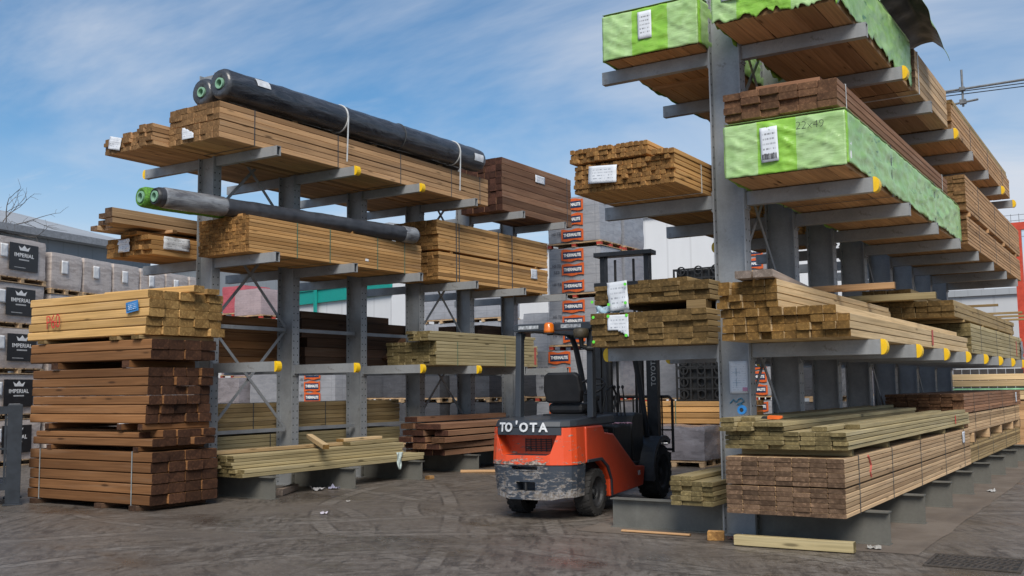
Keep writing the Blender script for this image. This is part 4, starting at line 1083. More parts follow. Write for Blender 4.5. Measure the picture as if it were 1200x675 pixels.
for lv in range(5):
    off = -.42 if lv < 2 else 0.
    z = 1.262 * lv
    block_pallet(names[lv] + ' grey block pallet with orange labels in the tall pile beyond the forklift', -12.04 + off, 22.62, z, 1.5, 1.22, 1.255, lx=-.02, group='tall pile of grey block pallets')
    block_pallet(names[lv] + ' unlabelled grey block pallet at the back of the tall pile beyond the forklift', -12.04 + off * .5, 23.97, z, 1.5, 1.22, 1.255, FILM_PLAIN, 0, side=True, group='tall pile of grey block pallets')
for lv in range(5):
    block_pallet(names[lv] + ' grey block pallet in the far pile glimpsed past the near rack column', -9.62, 28.6, 1.18 * lv, 1.4, 1.2, 1.175, lx=.05, group='far pile behind the right rack')
for lv in range(2):
    block_pallet(names[lv] + ' labelled grey block pallet in the yard seen through the left rack', -20.55, 22.6, 1.12 * lv, 1.5, 1.2, 1.115, lx=-.12, group='block pallets behind the left rack')
    block_pallet(names[lv] + ' plain grey wrapped pallet seen through the left rack', -22.35, 22.6, 1.08 * lv, 1.8, 1.2, 1.075, FILM_PLAIN, 0, group='plain pallets behind the left rack')
    block_pallet(names[lv] + ' dark creased wrapped pallet seen through the left rack cross brace', -23.95, 22.3, 1.02 * lv, 1.2, 1.2, 1.015, FILM_SILVER, 0, group='dark creased pallets')
cols = ((-19.6, 27.4, 4), (-18.1, 27.6, 4), (-16.6, 27.4, 3), (-15.1, 27.7, 4), (-17.4, 23.4, 2), (-18.9, 24.4, 2), (-20.3, 24.7, 2), (-13.2, 26.8, 2), (-15.9, 23.6, 2), (-14.6, 25.4, 3))
for ci, (x, y, n) in enumerate(cols):
    for lv in range(n):
        block_pallet('dull grey wrapped block pallet in the shadowed rows behind the left rack', x, y, 1.24 * lv, 1.36, 1.2, 1.235, FILM_SHADE_DARK if lv < 2 else FILM_GREY, 0, red=False, group='shadowed block pallets behind the left rack')  # lower two levels carry the shade of the rows in a darker film colour
for lv in range(5):
    top = lv == 4
    block_pallet(('red printed' if top else 'lower red side') + ' wrapped pallet, ' + names[lv] + ' of its pile behind the left rack', -25.85, 24.3, 1.02 * lv, 1.1, 1.2, 1.015, FILM_RED if top else FILM_PINK, 0, group='red pallets pile')
    block_pallet(('pinkish brick' if top else 'lower pinkish brick') + ' pallet in clear film, ' + names[lv] + ' of the pile beside the red one', -24.75, 23.9, .98 * lv, 1.25, 1.2, .975, FILM_PINK, 0, group='pinkish brick pallets')

# row of brick pallets along the left of the yard, long faces towards the racks
rz = R(17); dv = Vector((-math.sin(rz), math.cos(rz), 0)); nv = Vector((math.cos(rz), math.sin(rz), 0)); P0 = Vector((-22.2, 14.6, 0))
LBL_K = plain('black_label_print', (.012, .012, .014), .35)
crown = [(-.16,-.06),(.16,-.06),(.22,.10),(.10,.02),(.0,.14),(-.10,.02),(-.22,.10)]
for lv in range(5):
    c = P0 + dv * -.80 - nv * (.58 + .02 * (lv % 2)) + Vector((0, 0, 1.035 * lv))
    e = block_pallet(names[lv] + ' brick pallet with a black crown label at the left edge of the yard', c.x, c.y, c.z, 1.12, 1.56, 1.03, FILM_BRICK, 0, rz=rz, red=False, group='brick pallets with black crown labels')
    L = empty('x', None, None); L.name = 'black_label'; L.parent = e; L.location = (.578, -.01 + .03 * (lv % 3 - 1), .60); L.rotation_euler = (0, .0, math.pi/2); L.scale = (1.35, 1, 1)
    mb = MB(); mb.box(-.34, .34, -.006, 0, -.31, .31); mb.build('label_sheet', LBL_K, L)
    mb = MB(); mb.prism([(a * .62, .19 + b * .62) for a, b in crown], 'y', -.010, -.007); mb.build('crown_emblem', WHITE_P, L)
    link('lettering', text_mesh('IMPERIAL', .125, WHITE_P, .002, .001, 1.05, .88), L, (0, -.009, .04), FACE_Y)
    mb = MB(); mb.box(-.12, .12, -.009, -.007, -.075, -.045); mb.box(-.22, .04, -.009, -.007, -.25, -.235); mb.build('small_print', plain('grey_print', (.45, .45, .45), .5), L)
    put_sheet('paper', e, (.578, -.63, .70), .24, .30, WHITE_P, 'X', crumple=.02)
for k in range(6):
    for lv in range(5):
        c = P0 + dv * (.70 + 1.17 * k) - nv * .58 + Vector((0, 0, 1.0 * lv))
        w = ('first', 'second', 'third', 'fourth', 'fifth', 'sixth')[k]
        e = block_pallet('%s pale wrapped brick pallet in the %s pile past the crown label pile' % (names[lv], w), c.x, c.y, c.z, 1.12, 1.12, .995, FILM_BRICK, 0, rz=rz, red=False, group='pale brick pallets along the yard')
        put_sheet('paper', e, (.578, -.12, .66), .24, .32, WHITE_P, 'X', crumple=.015)

# ------------------------------------------------------------------ middle of the lane
random.seed(67)
pack('golden boards pack under the black crates beyond the forklift', (-9.7, -7.45), (20.6, 22.2), (.80, 1.28), 8, 4, 'sawn_gold', 'X', straps=(-8.85,), smat=STRAP_G, gap=.012)
pack('golden boards pack lower down beyond the forklift', (-9.7, -7.45), (20.6, 22.2), (.12, .78), 8, 5, 'sawn_gold', 'X')
def crate(label, x, y, z):
    e = empty('drainage_crate', label, 'crate', (x, y, z), 0, 'stacked black drainage crates'); w, d, h = 1.18, 1.0, .715
    mb = MB(); t = .035
    for zz in (0, h*.34, h*.67, h - t):
        mb.box(-w/2, w/2, -d/2, -d/2 + t, zz, zz + t); mb.box(w/2 - t, w/2, -d/2, d/2, zz, zz + t); mb.box(-w/2, w/2, d/2 - t, d/2, zz, zz + t); mb.box(-w/2, -w/2 + t, -d/2, d/2, zz, zz + t)
    for i in range(8):
        x0 = -w/2 + (w - t) * i / 7
        mb.box(x0, x0 + t, -d/2 - .003, -d/2 + t - .004, 0.002, h - .002); mb.box(x0, x0 + t, d/2 - t + .004, d/2 + .003, 0.002, h - .002)
    for i in range(7):
        y0 = -d/2 + (d - t) * i / 6
        mb.box(w/2 - t + .004, w/2 + .003, y0, y0 + t, 0.002, h - .002)
    mb.box(-w/2 + .05, w/2 - .05, -d/2 + .09, d/2 - .09, .03, h - .03)
    mb.build('lattice', BLACK, e)
    for i in range(3):
        for k in range(3):
            m2 = MB(); m2.lathe([(.075, -.012), (.10, -.012), (.10, .03), (.075, .03), (.075, -.012)], 'y', 14)
            m2.build('ring', BLACK, e, (-w/2 + w * (i + .5) / 3, -d/2 - .004, .14 + .26 * k))
    return e
for lv in range(4):
    crate(names[lv if lv < 3 else 4] + ' black plastic lattice crate on the golden boards beyond the forklift', -8.32, 21.3, 1.285 + .718 * lv)
e = empty('wrapped_pallet', 'silvery crumpled film wrapped pallet on the ground beyond the forklift', 'wrapped pallet', (-8.36, 19.85, 0))
pallet_mesh(1.3, 1.1).build('pallet', [PAL_W, PAL_W], e)
link('load', load_mesh(1.35, 1.12, .66, FILM_SILVER, 3.3, .035), e, (0, 0, .135))
put_sheet('sheet', e, (-.2, -.58, .52), .2, .14, WHITE_P, crumple=.02)
pack('stacked timber on the ground behind the grating of the forklift', (-11.0, -9.9), (24.2, 28.), (.1, 1.0), 6, 6, 'sawn_tan')

for lv in range(2):
    block_pallet('%s pale grey block pallet between the forklift mast and the black crates' % ('lower', 'upper')[lv], -10.0, 23.6, 1.2 * lv, 1.5, 1.2, 1.195, FILM_PLAIN, 0, group='block pallets behind the forklift mast')
for i, (x, y, n) in enumerate(((-6.9, 24.6, 2), (-6.9, 28.4, 3), (-8.3, 31.5, 3), (-5.9, 33.0, 3))):
    for lv in range(n):
        block_pallet('%s grey wrapped pallet in the %s pile glimpsed between the right rack columns' % (names[lv], ('near', 'middle', 'far left', 'farthest')[i]), x, y, 1.2 * lv, 1.35, 1.2, 1.195, FILM_SILVER if i % 2 else FILM_SHADE_DARK, 0, red=False, group='pallet piles behind the right rack')
# ------------------------------------------------------------------ buildings, far things
def wall_mat(name, base, rib=.0, axis=0):
    g = N(name); p = g.coord('Object'); x, y, z = g.sep(p)
    n = g.noise(g.scaled(p, (.4, .4, .12)), 1., 4.); c = g.mix(g.ramp(n, .35, .7), base, tuple(q * .88 for q in base))
    if rib:
        s_ = g.math('FRACT', g.math('DIVIDE', (x, y)[axis], rib)); c = g.mix(g.math('MULTIPLY', g.math('LESS_THAN', s_, .08), .25), c, tuple(q * .5 for q in base))
    return g.fin(c, .6, spec=.3)
WHITE_W = wall_mat('white_cladding', (.50, .51, .53), 1.1)
PALE_W = wall_mat('pale_cladding', (.62, .63, .65), 1.2)
GREY_W = wall_mat('blue_grey_cladding', (.23, .255, .285), .9)
ROOF = wall_mat('metal_roof', (.34, .36, .385), .45)
def building(name, label, x, y, rz, w, d, h, mat, extra):
    e = empty(name, label, 'building', (x, y, 0), rz)
    mb = MB(); mb.box(-w/2, w/2, 0, d, 0, h); mb.build('wall', mat, e)
    extra(e, w, d, h); return e
def ex1(e, w, d, h):
    mb = MB(); mb.box(-w/2 - .1, w/2 + .1, -.12, d + .1, h, h + .22); mb.build('roof_edge', ROOF, e)
    mb = MB(); mb.box(-w/2 + 10, -w/2 + 14, -.05, -.003, 0, 4.); mb.build('roller_door', GREY_W, e)
building('warehouse', 'low pale warehouse wall beyond the right rack', .6, 40, 0, 15.4, 18, 4.7, WHITE_W, ex1)
building('warehouse', 'tall pale warehouse beyond the lane between the racks', -16.4, 46, 0, 15.8, 20, 9.9, PALE_W, ex1)
def ex2(e, w, d, h):
    mb = MB(); mb.box(-w/2 - .05, w/2 + .05, -.14, -.004, 5.7, 6.5); mb.box(-w/2 - .05, w/2 + .05, -.2, -.144, 6.3, 6.5); mb.build('teal_band', TEAL, e)
    mb = MB(); mb.box(-w/2, w/2, -.10, -.004, 6.52, h - .01); mb.build('upper_cladding', GREY_W, e)
    mb = MB(); mb.box(9.0, 9.16, -.3, -.205, 0, 6.9); mb.build('downpipe', TEAL, e)
    mb = MB(); mb.box(-w/2 - .2, w/2 + .2, -.3, d, h, h + .2); mb.build('roof_edge', ROOF, e)
a = math.atan2(-.222, .975)
building('warehouse', 'white warehouse with a teal stripe seen through the left rack', -42., 37.75, a, 29, 14, 8.6, PALE_W, ex2)
def ex3(e, w, d, h):
    mb = MB(); mb.prism([(-.5, h + .02), (-.5, h + .32), (10, h + 3.1), (20, h + .3), (20, h + .02)], 'x', -w/2 - .3, w/2 + .3)
    mb.build('roof', ROOF, e)
    mb = MB(); mb.box(-w/2 - .3, w/2 + .3, -.62, -.505, h + .02, h + .34); mb.build('gutter', plain('grey_gutter', (.2, .21, .23), .5), e)
az = math.atan2(.986, -.164)
e = building('warehouse', 'grey metal roofed warehouse behind the brick pallets on the left', -42.0, 22.0, az, 26, 19, 8.7, GREY_W, ex3)

# bare tree
random.seed(71)
e = empty('bare_tree', 'leafless tree reaching in at the left edge above the grey roof', 'tree', (-43.4, 18.7, 0))
BARK = plain('bark', (.10, .088, .08), .9, var=.3)
tr, tw = MB(), MB()
def grow(p, d, L, r, lv, mb):
    pts = [p]; q = Vector(p); dd = Vector(d)
    n = 4
    for i in range(n):
        dd = (dd + Vector((random.gauss(0, .12), random.gauss(0, .12), random.gauss(.02, .08)))).normalized()
        q = q + dd * (L / n); pts.append(tuple(q))
        if lv < 5 and i >= 1:
            for _ in range(2 if lv in (1, 2) else 1):
                ax = Vector((random.gauss(0, 1), random.gauss(0, 1), random.gauss(.1, .6))).normalized()
                nd = (dd * .75 + ax * .62).normalized()
                grow(tuple(q), nd, L * random.uniform(.5, .68), r * .52, lv + 1, tw if lv >= 1 else tr)
    mb.tube(pts, [max(.006, r * (1 - .5 * i / n)) for i in range(n + 1)], 5 if lv < 2 else 3, caps=False)
grow((0, 0, 0), (0, 0, 1), 6.6, .24, 0, tr)
tr.build('trunk', BARK, e, fix=False); tw.build('crown', BARK, e, fix=False)

# scaffold and red frame at the right edge
TUBE = plain('scaffold_tube_steel', (.16, .165, .17), .5, .3)
e = empty('scaffold_frame', 'grey scaffold tubes sticking out above the far end of the right rack', 'scaffold', (-3.5, 25.4, 0))
mb = MB(); mb.tube([(-.9, 0, 8.42), (8., 0, 8.44)], .028, 8); mb.build('ledger_tube', TUBE, e)
mb = MB(); mb.tube([(0, .06, 8.02), (0, .06, 8.9)], .026, 8); mb.build('short_upright', TUBE, e)
mb = MB(); mb.tube([(-.5, .0, 8.07), (.33, .05, 8.14)], .026, 8); mb.build('cross_tube', TUBE, e)
mb = MB(); mb.box(-.07, .07, -.02, .11, 8.08, 8.18); mb.box(-.06, .06, -.04, .10, 8.39, 8.47); mb.box(1.36, 1.5, -.08, .08, 8.33, 8.55); mb.build('coupler', TUBE, e)
mb = MB(); mb.tube([(6., .06, 0), (6., .06, 9.)], .03, 8); mb.build('standard', TUBE, e)
for k, (z0, z1) in enumerate(((8.42, 8.26), (8.38, 8.20))):
    mb = MB(); mb.tube([(-4.5 + 14 * i / 12, 25.5 + .1 * k, z0 + (z1 - z0) * min(1, i / 6) - .0 * i) for i in range(13)], .012, 5)
    tag(mb.build('cable', BLACK, None), ('upper' if k == 0 else 'lower') + ' thin cable running past the scaffold tubes', 'cable')
e = empty('gantry_frame', 'red painted steel frame post beyond the far right timber packs', 'steel frame', (-2.98, 30, 0))
RED_S = plain('red_painted_steel', (.50, .055, .025), .5, var=.12)
mb = MB(); mb.box(-.09, .09, -.09, .09, 0, 5.62); mb.build('post', RED_S, e)
mb = MB(); mb.box(-.13, 6., -.09, .09, 5.624, 5.82); mb.build('beam', RED_S, e)
mb = MB(); mb.box(5.8, 5.98, -.09, .09, 0, 5.62); mb.build('post', RED_S, e)
mb = MB()
for k in range(28): mb.tube([(-.6 + .2*k, .3, 5.5), (-.6 + .2*k, .3, 6.15)], .006, 4)
for k in range(5): mb.tube([(-.6, .3, 5.52 + .15*k), (5., .3, 5.52 + .15*k)], .006, 4)
tag(mb.build('wire_mesh_panel', TUBE, None, (-2.98, 30.3, 0)), 'thin wire mesh panel standing behind the red steel frame', 'mesh panel')
pp = empty('fence_post', 'slim post carrying the wire mesh panel behind the red frame', 'post', (.2, 30.72, 0))
mb = MB(); mb.box(-.05, .05, -.05, .05, 0, 6.1); mb.build('shaft', TUBE, pp); mb = MB(); mb.box(-.12, .12, -.12, .12, 0, .02); mb.build('foot_plate', TUBE, pp)
random.seed(73)
pack('pale boards pack lying crosswise beyond the end of the right rack', (-4.3, .5), (26.2, 27.4), (1.50, 1.80), 5, 2, 'fresh_pale', 'X', gap=.012)
pack('thin pale pack under a green sheet beyond the end of the right rack', (-4.3, .5), (26.2, 27.4), (1.20, 1.42), 5, 2, 'fresh_pale', 'X')
mb = MB(); mb.box(-2.4, 2.4, -.62, .62, 0, .035)
tag(mb.build('green_sheet', plain('mint_film', (.28, .55, .33), .5), None, (-1.9, 26.8, 1.43)), 'mint green sheet lying between the crosswise pale packs', 'sheet')
pack('low pale pack on the ground at the far end of the right rack', (-4.3, .5), (26.2, 27.4), (.1, 1.17), 5, 5, 'sawn_tan', 'X')
mb = MB()
for k in range(30): mb.box(-4.4 + .2*k, -4.215 + .2*k, 27.8, 27.84, 0, 1.93)
mb.box(-4.4, 1.6, 27.845, 27.9, 1.5, 1.6)
tag(mb.build('board_fence', plain('dark_fence', (.05, .045, .045), .85, var=.3), None), 'dark close boarded fence behind the crosswise pale packs', 'fence')

# drain and litter
e = empty('drain_grate', 'rusty square drain cover set in the tarmac at the lower right', 'drain cover', (-1.49, 10.06, .004), R(1))
IRON = plain('rusty_iron', (.075, .062, .052), .75, .3, var=.3, scale=20.)
mb = MB(); w, d = .39, .35
mb.box(-w, w, -d, -d + .03, 0, .012); mb.box(-w, w, d - .03, d, 0, .012); mb.box(-w, -w + .03, -d + .03, d - .03, 0, .012); mb.box(w - .03, w, -d + .03, d - .03, 0, .012); mb.build('frame', IRON, e)
mb = MB(); mb.box(-w + .036, w - .036, -d + .036, d - .036, 0, .002, 1)
for i in range(13):
    for k in range(5):
        x = -w + .05 + (2*w - .10) * (i + .5) / 13; y = -d + .05 + (2*d - .1) * (k + .5) / 5
        mb.bar((x - .024, y - .052, .006), (x + .024 * (1 if k % 2 else -.2), y + .052, .006), .022, .008)
mb.build('cover', [IRON, plain('drain_dark', (.02, .018, .017), .9)], e)
def litter(label, x, y, s, c, seed):
    random.seed(seed); mb = MB(); n = 5; H = {}
    for i in range(n + 1):
        for k in range(n + 1):
            H[i, k] = ((i/n - .5) * s + random.gauss(0, s*.03), (k/n - .5) * s * .7 + random.gauss(0, s*.03), .008 + abs(random.gauss(0, s * .14)))
    for i in range(n):
        for k in range(n): mb.face([H[i, k], H[i+1, k], H[i+1, k+1], H[i, k+1]])
    o = mb.build('paper_scrap', plain('litter_' + str(seed), c, .7), None, (x, y, .003), (0, 0, random.uniform(0, 3)), fix=False)
    o.modifiers.new('thickness', 'SOLIDIFY').thickness = .002
    tag(o, label, 'paper scrap')
litter('white scrap of paper on the ground under the low pale stack', -11.6, 12.5, .22, (.36, .35, .36), 1)
litter('grey blue crumpled rag beside the paper scrap under the left rack', -11.5, 12.75, .16, (.22, .22, .30), 2)
litter('tiny white scrap on the open tarmac before the left rack', -9.3, 10.13, .10, (.45, .42, .48), 3)
litter('small pale scrap on the tarmac beside the sleeper stack', -10.0, 11.4, .07, (.35, .33, .31), 4)
litter('white crumpled scrap by the near foot of the right rack', -2.45, 10.45, .12, (.30, .29, .27), 5)
litter('blue white crumpled wrapper by the wood block at the near column', -3.72, 10.42, .15, (.35, .38, .50), 6)
litter('reddish scrap beside the wood block at the near column', -3.86, 10.45, .14, (.28, .14, .12), 7)
litter('white film scrap against the far base beams of the right rack', -2.2, 16.6, .13, (.38, .38, .38), 8)
litter('pale splinter scrap on the tarmac by the left rack end', -9.7, 15.0, .12, (.45, .36, .22), 9)

# ------------------------------------------------------------------ forklift
random.seed(83)
def worn(name, base, chip1, chip2, lo, hi, scale=5., zlo=None, rough=.42, dirt=.3):
    g = N(name); p = g.coord('Object')
    a = g.noise(g.scaled(p, (1., 1., 3.4)), scale, 8., .74, .5); b = g.noise(p, 2.4, 4., .6); d = g.noise(p, 26., 4., .7)
    s0 = g.math('ADD', g.math('MULTIPLY', a, .75), g.math('MULTIPLY', b, .35))
    if zlo: s0 = g.math('ADD', s0, g.ramp(g.sep(p)[2], zlo, zlo + .14, .075, 0.))
    m = g.ramp(s0, lo, hi)
    chip = g.mix(g.ramp(d, .42, .6), chip1, chip2)
    c = g.mix(g.ramp(b, .3, .75, 0., dirt), base, tuple(q * .55 for q in base))
    c = g.mix(m, c, chip)
    return g.fin(c, g.math('ADD', g.math('MULTIPLY', m, .35), rough), coat=.12)
ORANGE = worn('chipped_orange_paint', (.68, .072, .017), (.10, .07, .055), (.36, .31, .27), .625, .640, 7., zlo=.68)
ORANGE2 = worn('orange_paint', (.64, .065, .016), (.20, .15, .12), (.42, .36, .32), .68, .695, 6., dirt=.5)
SLATE_W = worn('scraped_slate_paint', (.040, .052, .072), (.17, .145, .125), (.27, .26, .26), .575, .625, 8., rough=.5, zlo=.30)
SLATE = worn('slate_paint', (.030, .037, .048), (.10, .10, .10), (.2, .2, .2), .70, .76, 5., rough=.45)
RUBBER = plain('tyre_rubber', (.022, .021, .021), .85, var=.35, scale=14.)
RIM = plain('dark_wheel_rim', (.035, .036, .04), .55, .3, var=.35)
FBLACK = plain('forklift_black_steel', (.014, .015, .017), .5, .1, var=.3)
SEATM = plain('black_vinyl', (.013, .013, .015), .55)
fk = empty('forklift', 'orange and dark slate counterbalance forklift truck, battered at the rear, parked under the right rack', 'forklift', (-6.615, 11.425, 0), R(5))
def sx(mbf, name, mats, parent=None, **k):
    return mbf.build(name, mats, parent or fk, **k)
plan = [(.57,-.24),(.57,-.50),(.535,-.59),(.46,-.66),(.30,-.715),(0,-.74),(-.30,-.715),(-.46,-.66),(-.535,-.59),(-.57,-.50),(-.57,-.24)]
mb = MB(); mb.prism([(a*.985, b*.985) for a, b in plan], 'z', .255, .672)
o = sx(mb, 'counterweight', [SLATE_W])
for v in o.data.vertices:
    if v.co.z < .3: v.co.y *= .93; v.co.x *= .95; v.co.z += .03 * (abs(v.co.x) > .4)
c1_, c2_, c3_ = MB(), MB(), MB()
c1_.box(-.22, .13, -.80, -.55, .615, .66); c2_.box(-.17, .09, -.80, -.50, .36, .47); c3_.box(-.24, .15, -.80, -.705, .50, .60)
cut(o, [c1_, c2_, c3_])
md = o.modifiers.new('bevel', 'BEVEL'); md.width = .012; md.segments = 2; md.limit_method = 'ANGLE'; md.angle_limit = R(35)
mb = MB(); mb.tube([(-.04, -.68, .365), (-.04, -.68, .465)], .017, 8); sx(mb, 'tow_pin', FBLACK)
mb = MB(); mb.prism(plan, 'z', .676, 1.12)
o = sx(mb, 'rear_body', [ORANGE])
for v in o.data.vertices:
    if v.co.z > 1.: v.co.y = v.co.y * .93 + (-.02); v.co.x *= .97
c1_ = MB(); c1_.prism([(-.45, 1.3), (.38, 1.3), (.38, 1.04), (.30, .81), (.25, .79), (-.31, .79), (-.36, .81), (-.45, 1.04)], 'y', -1., -.42)
c2_ = MB(); c2_.box(-.47, .455, -.62, -.1, 1.02, 1.3)
cut(o, [c1_, c2_])
md = o.modifiers.new('bevel', 'BEVEL'); md.width = .018; md.segments = 3; md.limit_method = 'ANGLE'; md.angle_limit = R(35)
mb = MB(); mb.box(-.44, .44, -.415, -.40, .70, 1.1)
for k in range(7): mb.box(-.16, .20, -.44, -.43, .83 + .022*k, .84 + .022*k)
for k in range(6): mb.box(-.16 + .07*k, -.15 + .07*k, -.437, -.432, .82, .98)
sx(mb, 'radiator_grille', FBLACK)
mb = MB(); mb.prism([(-.31, .786), (.25, .786), (.25, .791), (-.31, .791)], 'y', -.70, -.42); sx(mb, 'recess_floor', SLATE)
hood_plan = [(.545,.82),(.545,-.46),(.51,-.57),(.42,-.665),(.22,-.72),(0,-.735),(-.22,-.72),(-.42,-.665),(-.51,-.57),(-.545,-.46),(-.545,.82)]
mb = MB(); mb.prism(hood_plan, 'z', 1.125, 1.225)
o = sx(mb, 'engine_hood', [SLATE])
for v in o.data.vertices:
    if v.co.z > 1.2:
        v.co.y = v.co.y + (.045 if v.co.y < 0 else 0); v.co.z += .035 * min(1, max(0, (v.co.y + .6) / .5)) - .015; v.co.x *= .965
md = o.modifiers.new('bevel', 'BEVEL'); md.width = .022; md.segments = 3; md.limit_method = 'ANGLE'; md.angle_limit = R(35)
lp_ = [(.43,-.45),(.43,-.655),(.22,-.718),(0,-.733),(-.22,-.718),(-.43,-.655),(-.43,-.45)]
mb = MB(); mb.prism(lp_, 'z', 1.035, 1.123)
o = sx(mb, 'hood_rear_panel', [SLATE])
# raised letters on the hood, the third one worn away but for a fragment
LET = plain('worn_white_letters', (.55, .57, .60), .5, var=.2, scale=20.)
for ch, x, s_ in (('T', -.345, .15), ('O', -.245, .15), ("'", -.13, .15), ('O', -.03, .15), ('T', .10, .15), ('A', .225, .15)):
    ax_ = abs(x); y = -.733 + .068 * min(ax_, .22) + .30 * max(0, ax_ - .22)
    o = link('lettering', text_mesh(ch, s_, LET, .005, .004), fk, (x, y - .010, 1.122 + (.02 if ch == "'" else 0)), (math.pi/2 - .10, 0, math.copysign(.068 if ax_ < .2 else .29, x)))
# sides
side = [(-.236,.68),(-.236,1.12),(.30,1.12),(.36,1.03),(.66,1.0),(.90,.86),(1.47,.53),(1.83,.50),(1.75,.24),(.52,.20),(.50,.42),(.38,.58),(.2,.675)]
for s_ in (1, -1):
    mb = MB(); mb.prism(side, 'x', s_ * .475, s_ * .58)
    sx(mb, 'side_panel', [ORANGE2], bevel=.018)
    mb = MB(); mb.prism([(-.234,.683),(-.234,.72),(.22,.72),(.44,.60),(.56,.42),(.57,.22),(.53,.205),(.51,.42),(.38,.59),(.2,.683)], 'x', s_ * .582, s_ * .60)
    sx(mb, 'arch_trim', [SLATE], bevel=.004)
link('side_lettering', text_mesh('S/S', .085, LET, .002, .001), fk, (.584, 1.58, .42), FACE_X)
mb = MB(); mb.box(-.47, .47, -.20, .75, .40, 1.05); mb.box(-.47, .47, .755, 1.80, .30, .56); sx(mb, 'chassis', FBLACK)
mb = MB(); mb.prism([(1.70,.565),(1.62,1.0),(1.70,1.20),(1.86,1.24),(2.1,1.22),(2.1,.565)], 'x', -.47, .47); sx(mb, 'dashboard', [FBLACK], bevel=.02)
mb = MB(); mb.box(.25, .47, .80, 1.1, .565, .72); mb.box(.40, .56, 1.15, 1.7, .56, .575); sx(mb, 'step_plate', FBLACK, bevel=.006)
mb = MB(); mb.box(.25, .475, .95, 1.6, .565, 1.08); sx(mb, 'side_console', [FBLACK], bevel=.02)
# seat
seat = sx((lambda m: (m.box(-.25, .25, .42, .95, 1.26, 1.40), m)[1])(MB()), 'seat_cushion', [SEATM], bevel=.05)
mb = MB(); mb.prism([(-.24,1.40),(.24,1.40),(.275,1.56),(.25,1.76),(.19,1.80),(-.19,1.80),(-.25,1.76),(-.275,1.56)], 'y', .36, .48)
o = sx(mb, 'seat_backrest', [SEATM], bevel=.03)
for v in o.data.vertices: v.co.y -= (v.co.z - 1.4) * .18
for s_ in (-1, 1):
    mb = MB(); mb.box(s_*.295 - .025, s_*.295 + .025, .5, .85, 1.42, 1.50); sx(mb, 'armrest', [SEATM], bevel=.015)
mb = MB(); mb.box(-.3, .3, .38, 1.0, 1.225, 1.258); sx(mb, 'seat_mount', FBLACK)
# steering wheel, column, levers
mb = MB()
pts = [(.19*math.cos(q), .19*math.sin(q)*math.cos(.6), .19*math.sin(q)*math.sin(.6)) for q in [2*math.pi*k/28 for k in range(29)]]
mb.tube(pts, .016, 8, caps=False)
for q in (0.3, 2.4, 4.5): mb.tube([(0, 0, 0), (.19*math.cos(q), .19*math.sin(q)*math.cos(.6), .19*math.sin(q)*math.sin(.6))], .012, 6)
sw = sx(mb, 'steering_wheel', SEATM, loc=(-.02, 1.38, 1.62))
mb = MB(); mb.tube([(0, 0, 0), (0, .30, -.52)], .035, 8); mb.build('steering_column', FBLACK, sw)
for k in range(3):
    mb = MB(); mb.tube([(.26 + .06*k, 1.62, 1.2), (.27 + .06*k, 1.56, 1.45), (.27 + .06*k, 1.52, 1.58)], .009, 6); mb.lathe([(0, -.03), (.02, -.015), (.02, .015), (0, .03)], 'z', 10, 0, (.27 + .06*k, 1.52, 1.60)); sx(mb, 'hydraulic_lever', FBLACK)
mb = MB(); mb.tube([(.30, .98, 1.26), (.33, 1.05, 1.55), (.36, 1.22, 1.62), (.38, 1.3, 1.5), (.37, 1.24, 1.30)], .016, 8); sx(mb, 'grab_handle', FBLACK)
# overhead guard
for s_ in (1, -1):
    mb = MB(); mb.prism([(.05,1.22),(.17,1.22),(.19,2.33),(.09,2.33)], 'x', s_ * .47, s_ * .555); o = sx(mb, 'rear_post', [SLATE], bevel=.012)
    for v in o.data.vertices:
        if v.co.z > 2: v.co.x *= .985
    mb = MB(); mb.tube([(s_*.44, 2.34, .80), (s_*.44, 2.22, 1.25), (s_*.44, 1.98, 1.85), (s_*.44, 1.82, 2.18), (s_*.45, 1.70, 2.33), (s_*.46, 1.5, 2.39)], .042, 10); sx(mb, 'front_post', [SLATE], smooth=True)
    mb = MB(); mb.box(s_*.44 if s_ > 0 else -.53, .53 if s_ > 0 else -.44, .16, 1.62, 2.345, 2.42); sx(mb, 'roof_rail', [SLATE], bevel=.012)
    mb = MB(); mb.prism([(.16,2.32),(.16,2.14),(.30,2.32)], 'x', s_*.49, s_*.51); sx(mb, 'gusset', [SLATE])
mb = MB(); mb.prism([(-.54,2.335),(-.56,2.36),(-.56,2.41),(-.54,2.435),(.54,2.435),(.56,2.41),(.56,2.36),(.54,2.335)], 'y', .03, .155); sx(mb, 'roof_rear_bar', [SLATE], bevel=.012)
for k in range(5):
    mb = MB(); mb.box(-.44, .44, .40 + .27*k, .44 + .27*k, 2.36, 2.41); sx(mb, 'roof_bar', SLATE)
mb = MB(); mb.box(-.46, .46, 1.6, 1.68, 2.35, 2.42); sx(mb, 'roof_front_bar', SLATE, bevel=.01)
for x0, x1 in ((-.47, -.18), (.14, .42)):
    mb = MB(); mb.box(x0, x1, .024, .028, 2.365, 2.41); sx(mb, 'reflective_strip', [plain('dull_reflector', (.34, .36, .38), .5, var=.5, scale=30.)])
e = sx((lambda m: (m.lathe([(0,.135),(.045,.13),(.062,.105),(.068,.03),(.072,0),(0,0)], 'z', 20), m)[1])(MB()), 'beacon', [plain('amber_lens', (.75, .17, .008), .25, var=.08, coat=.5)], loc=(.0, -.035, 2.305), smooth=True)
mb = MB(); mb.lathe([(0, 0), (.085, 0), (.085, -.016), (0, -.016)], 'z', 20); mb.box(-.03, .03, .0, .07, -.03, -.017); mb.build('beacon_base', FBLACK, e)
mb = MB(); mb.lathe([(0, .07), (.085, .06), (.10, .03), (.095, -.03), (.075, -.06), (0, -.065)], 'z', 20)
e = sx(mb, 'air_precleaner', [plain('dusty_plastic_bowl', (.085, .07, .045), .5, var=.3)], loc=(.44, -.02, 2.285), smooth=True)
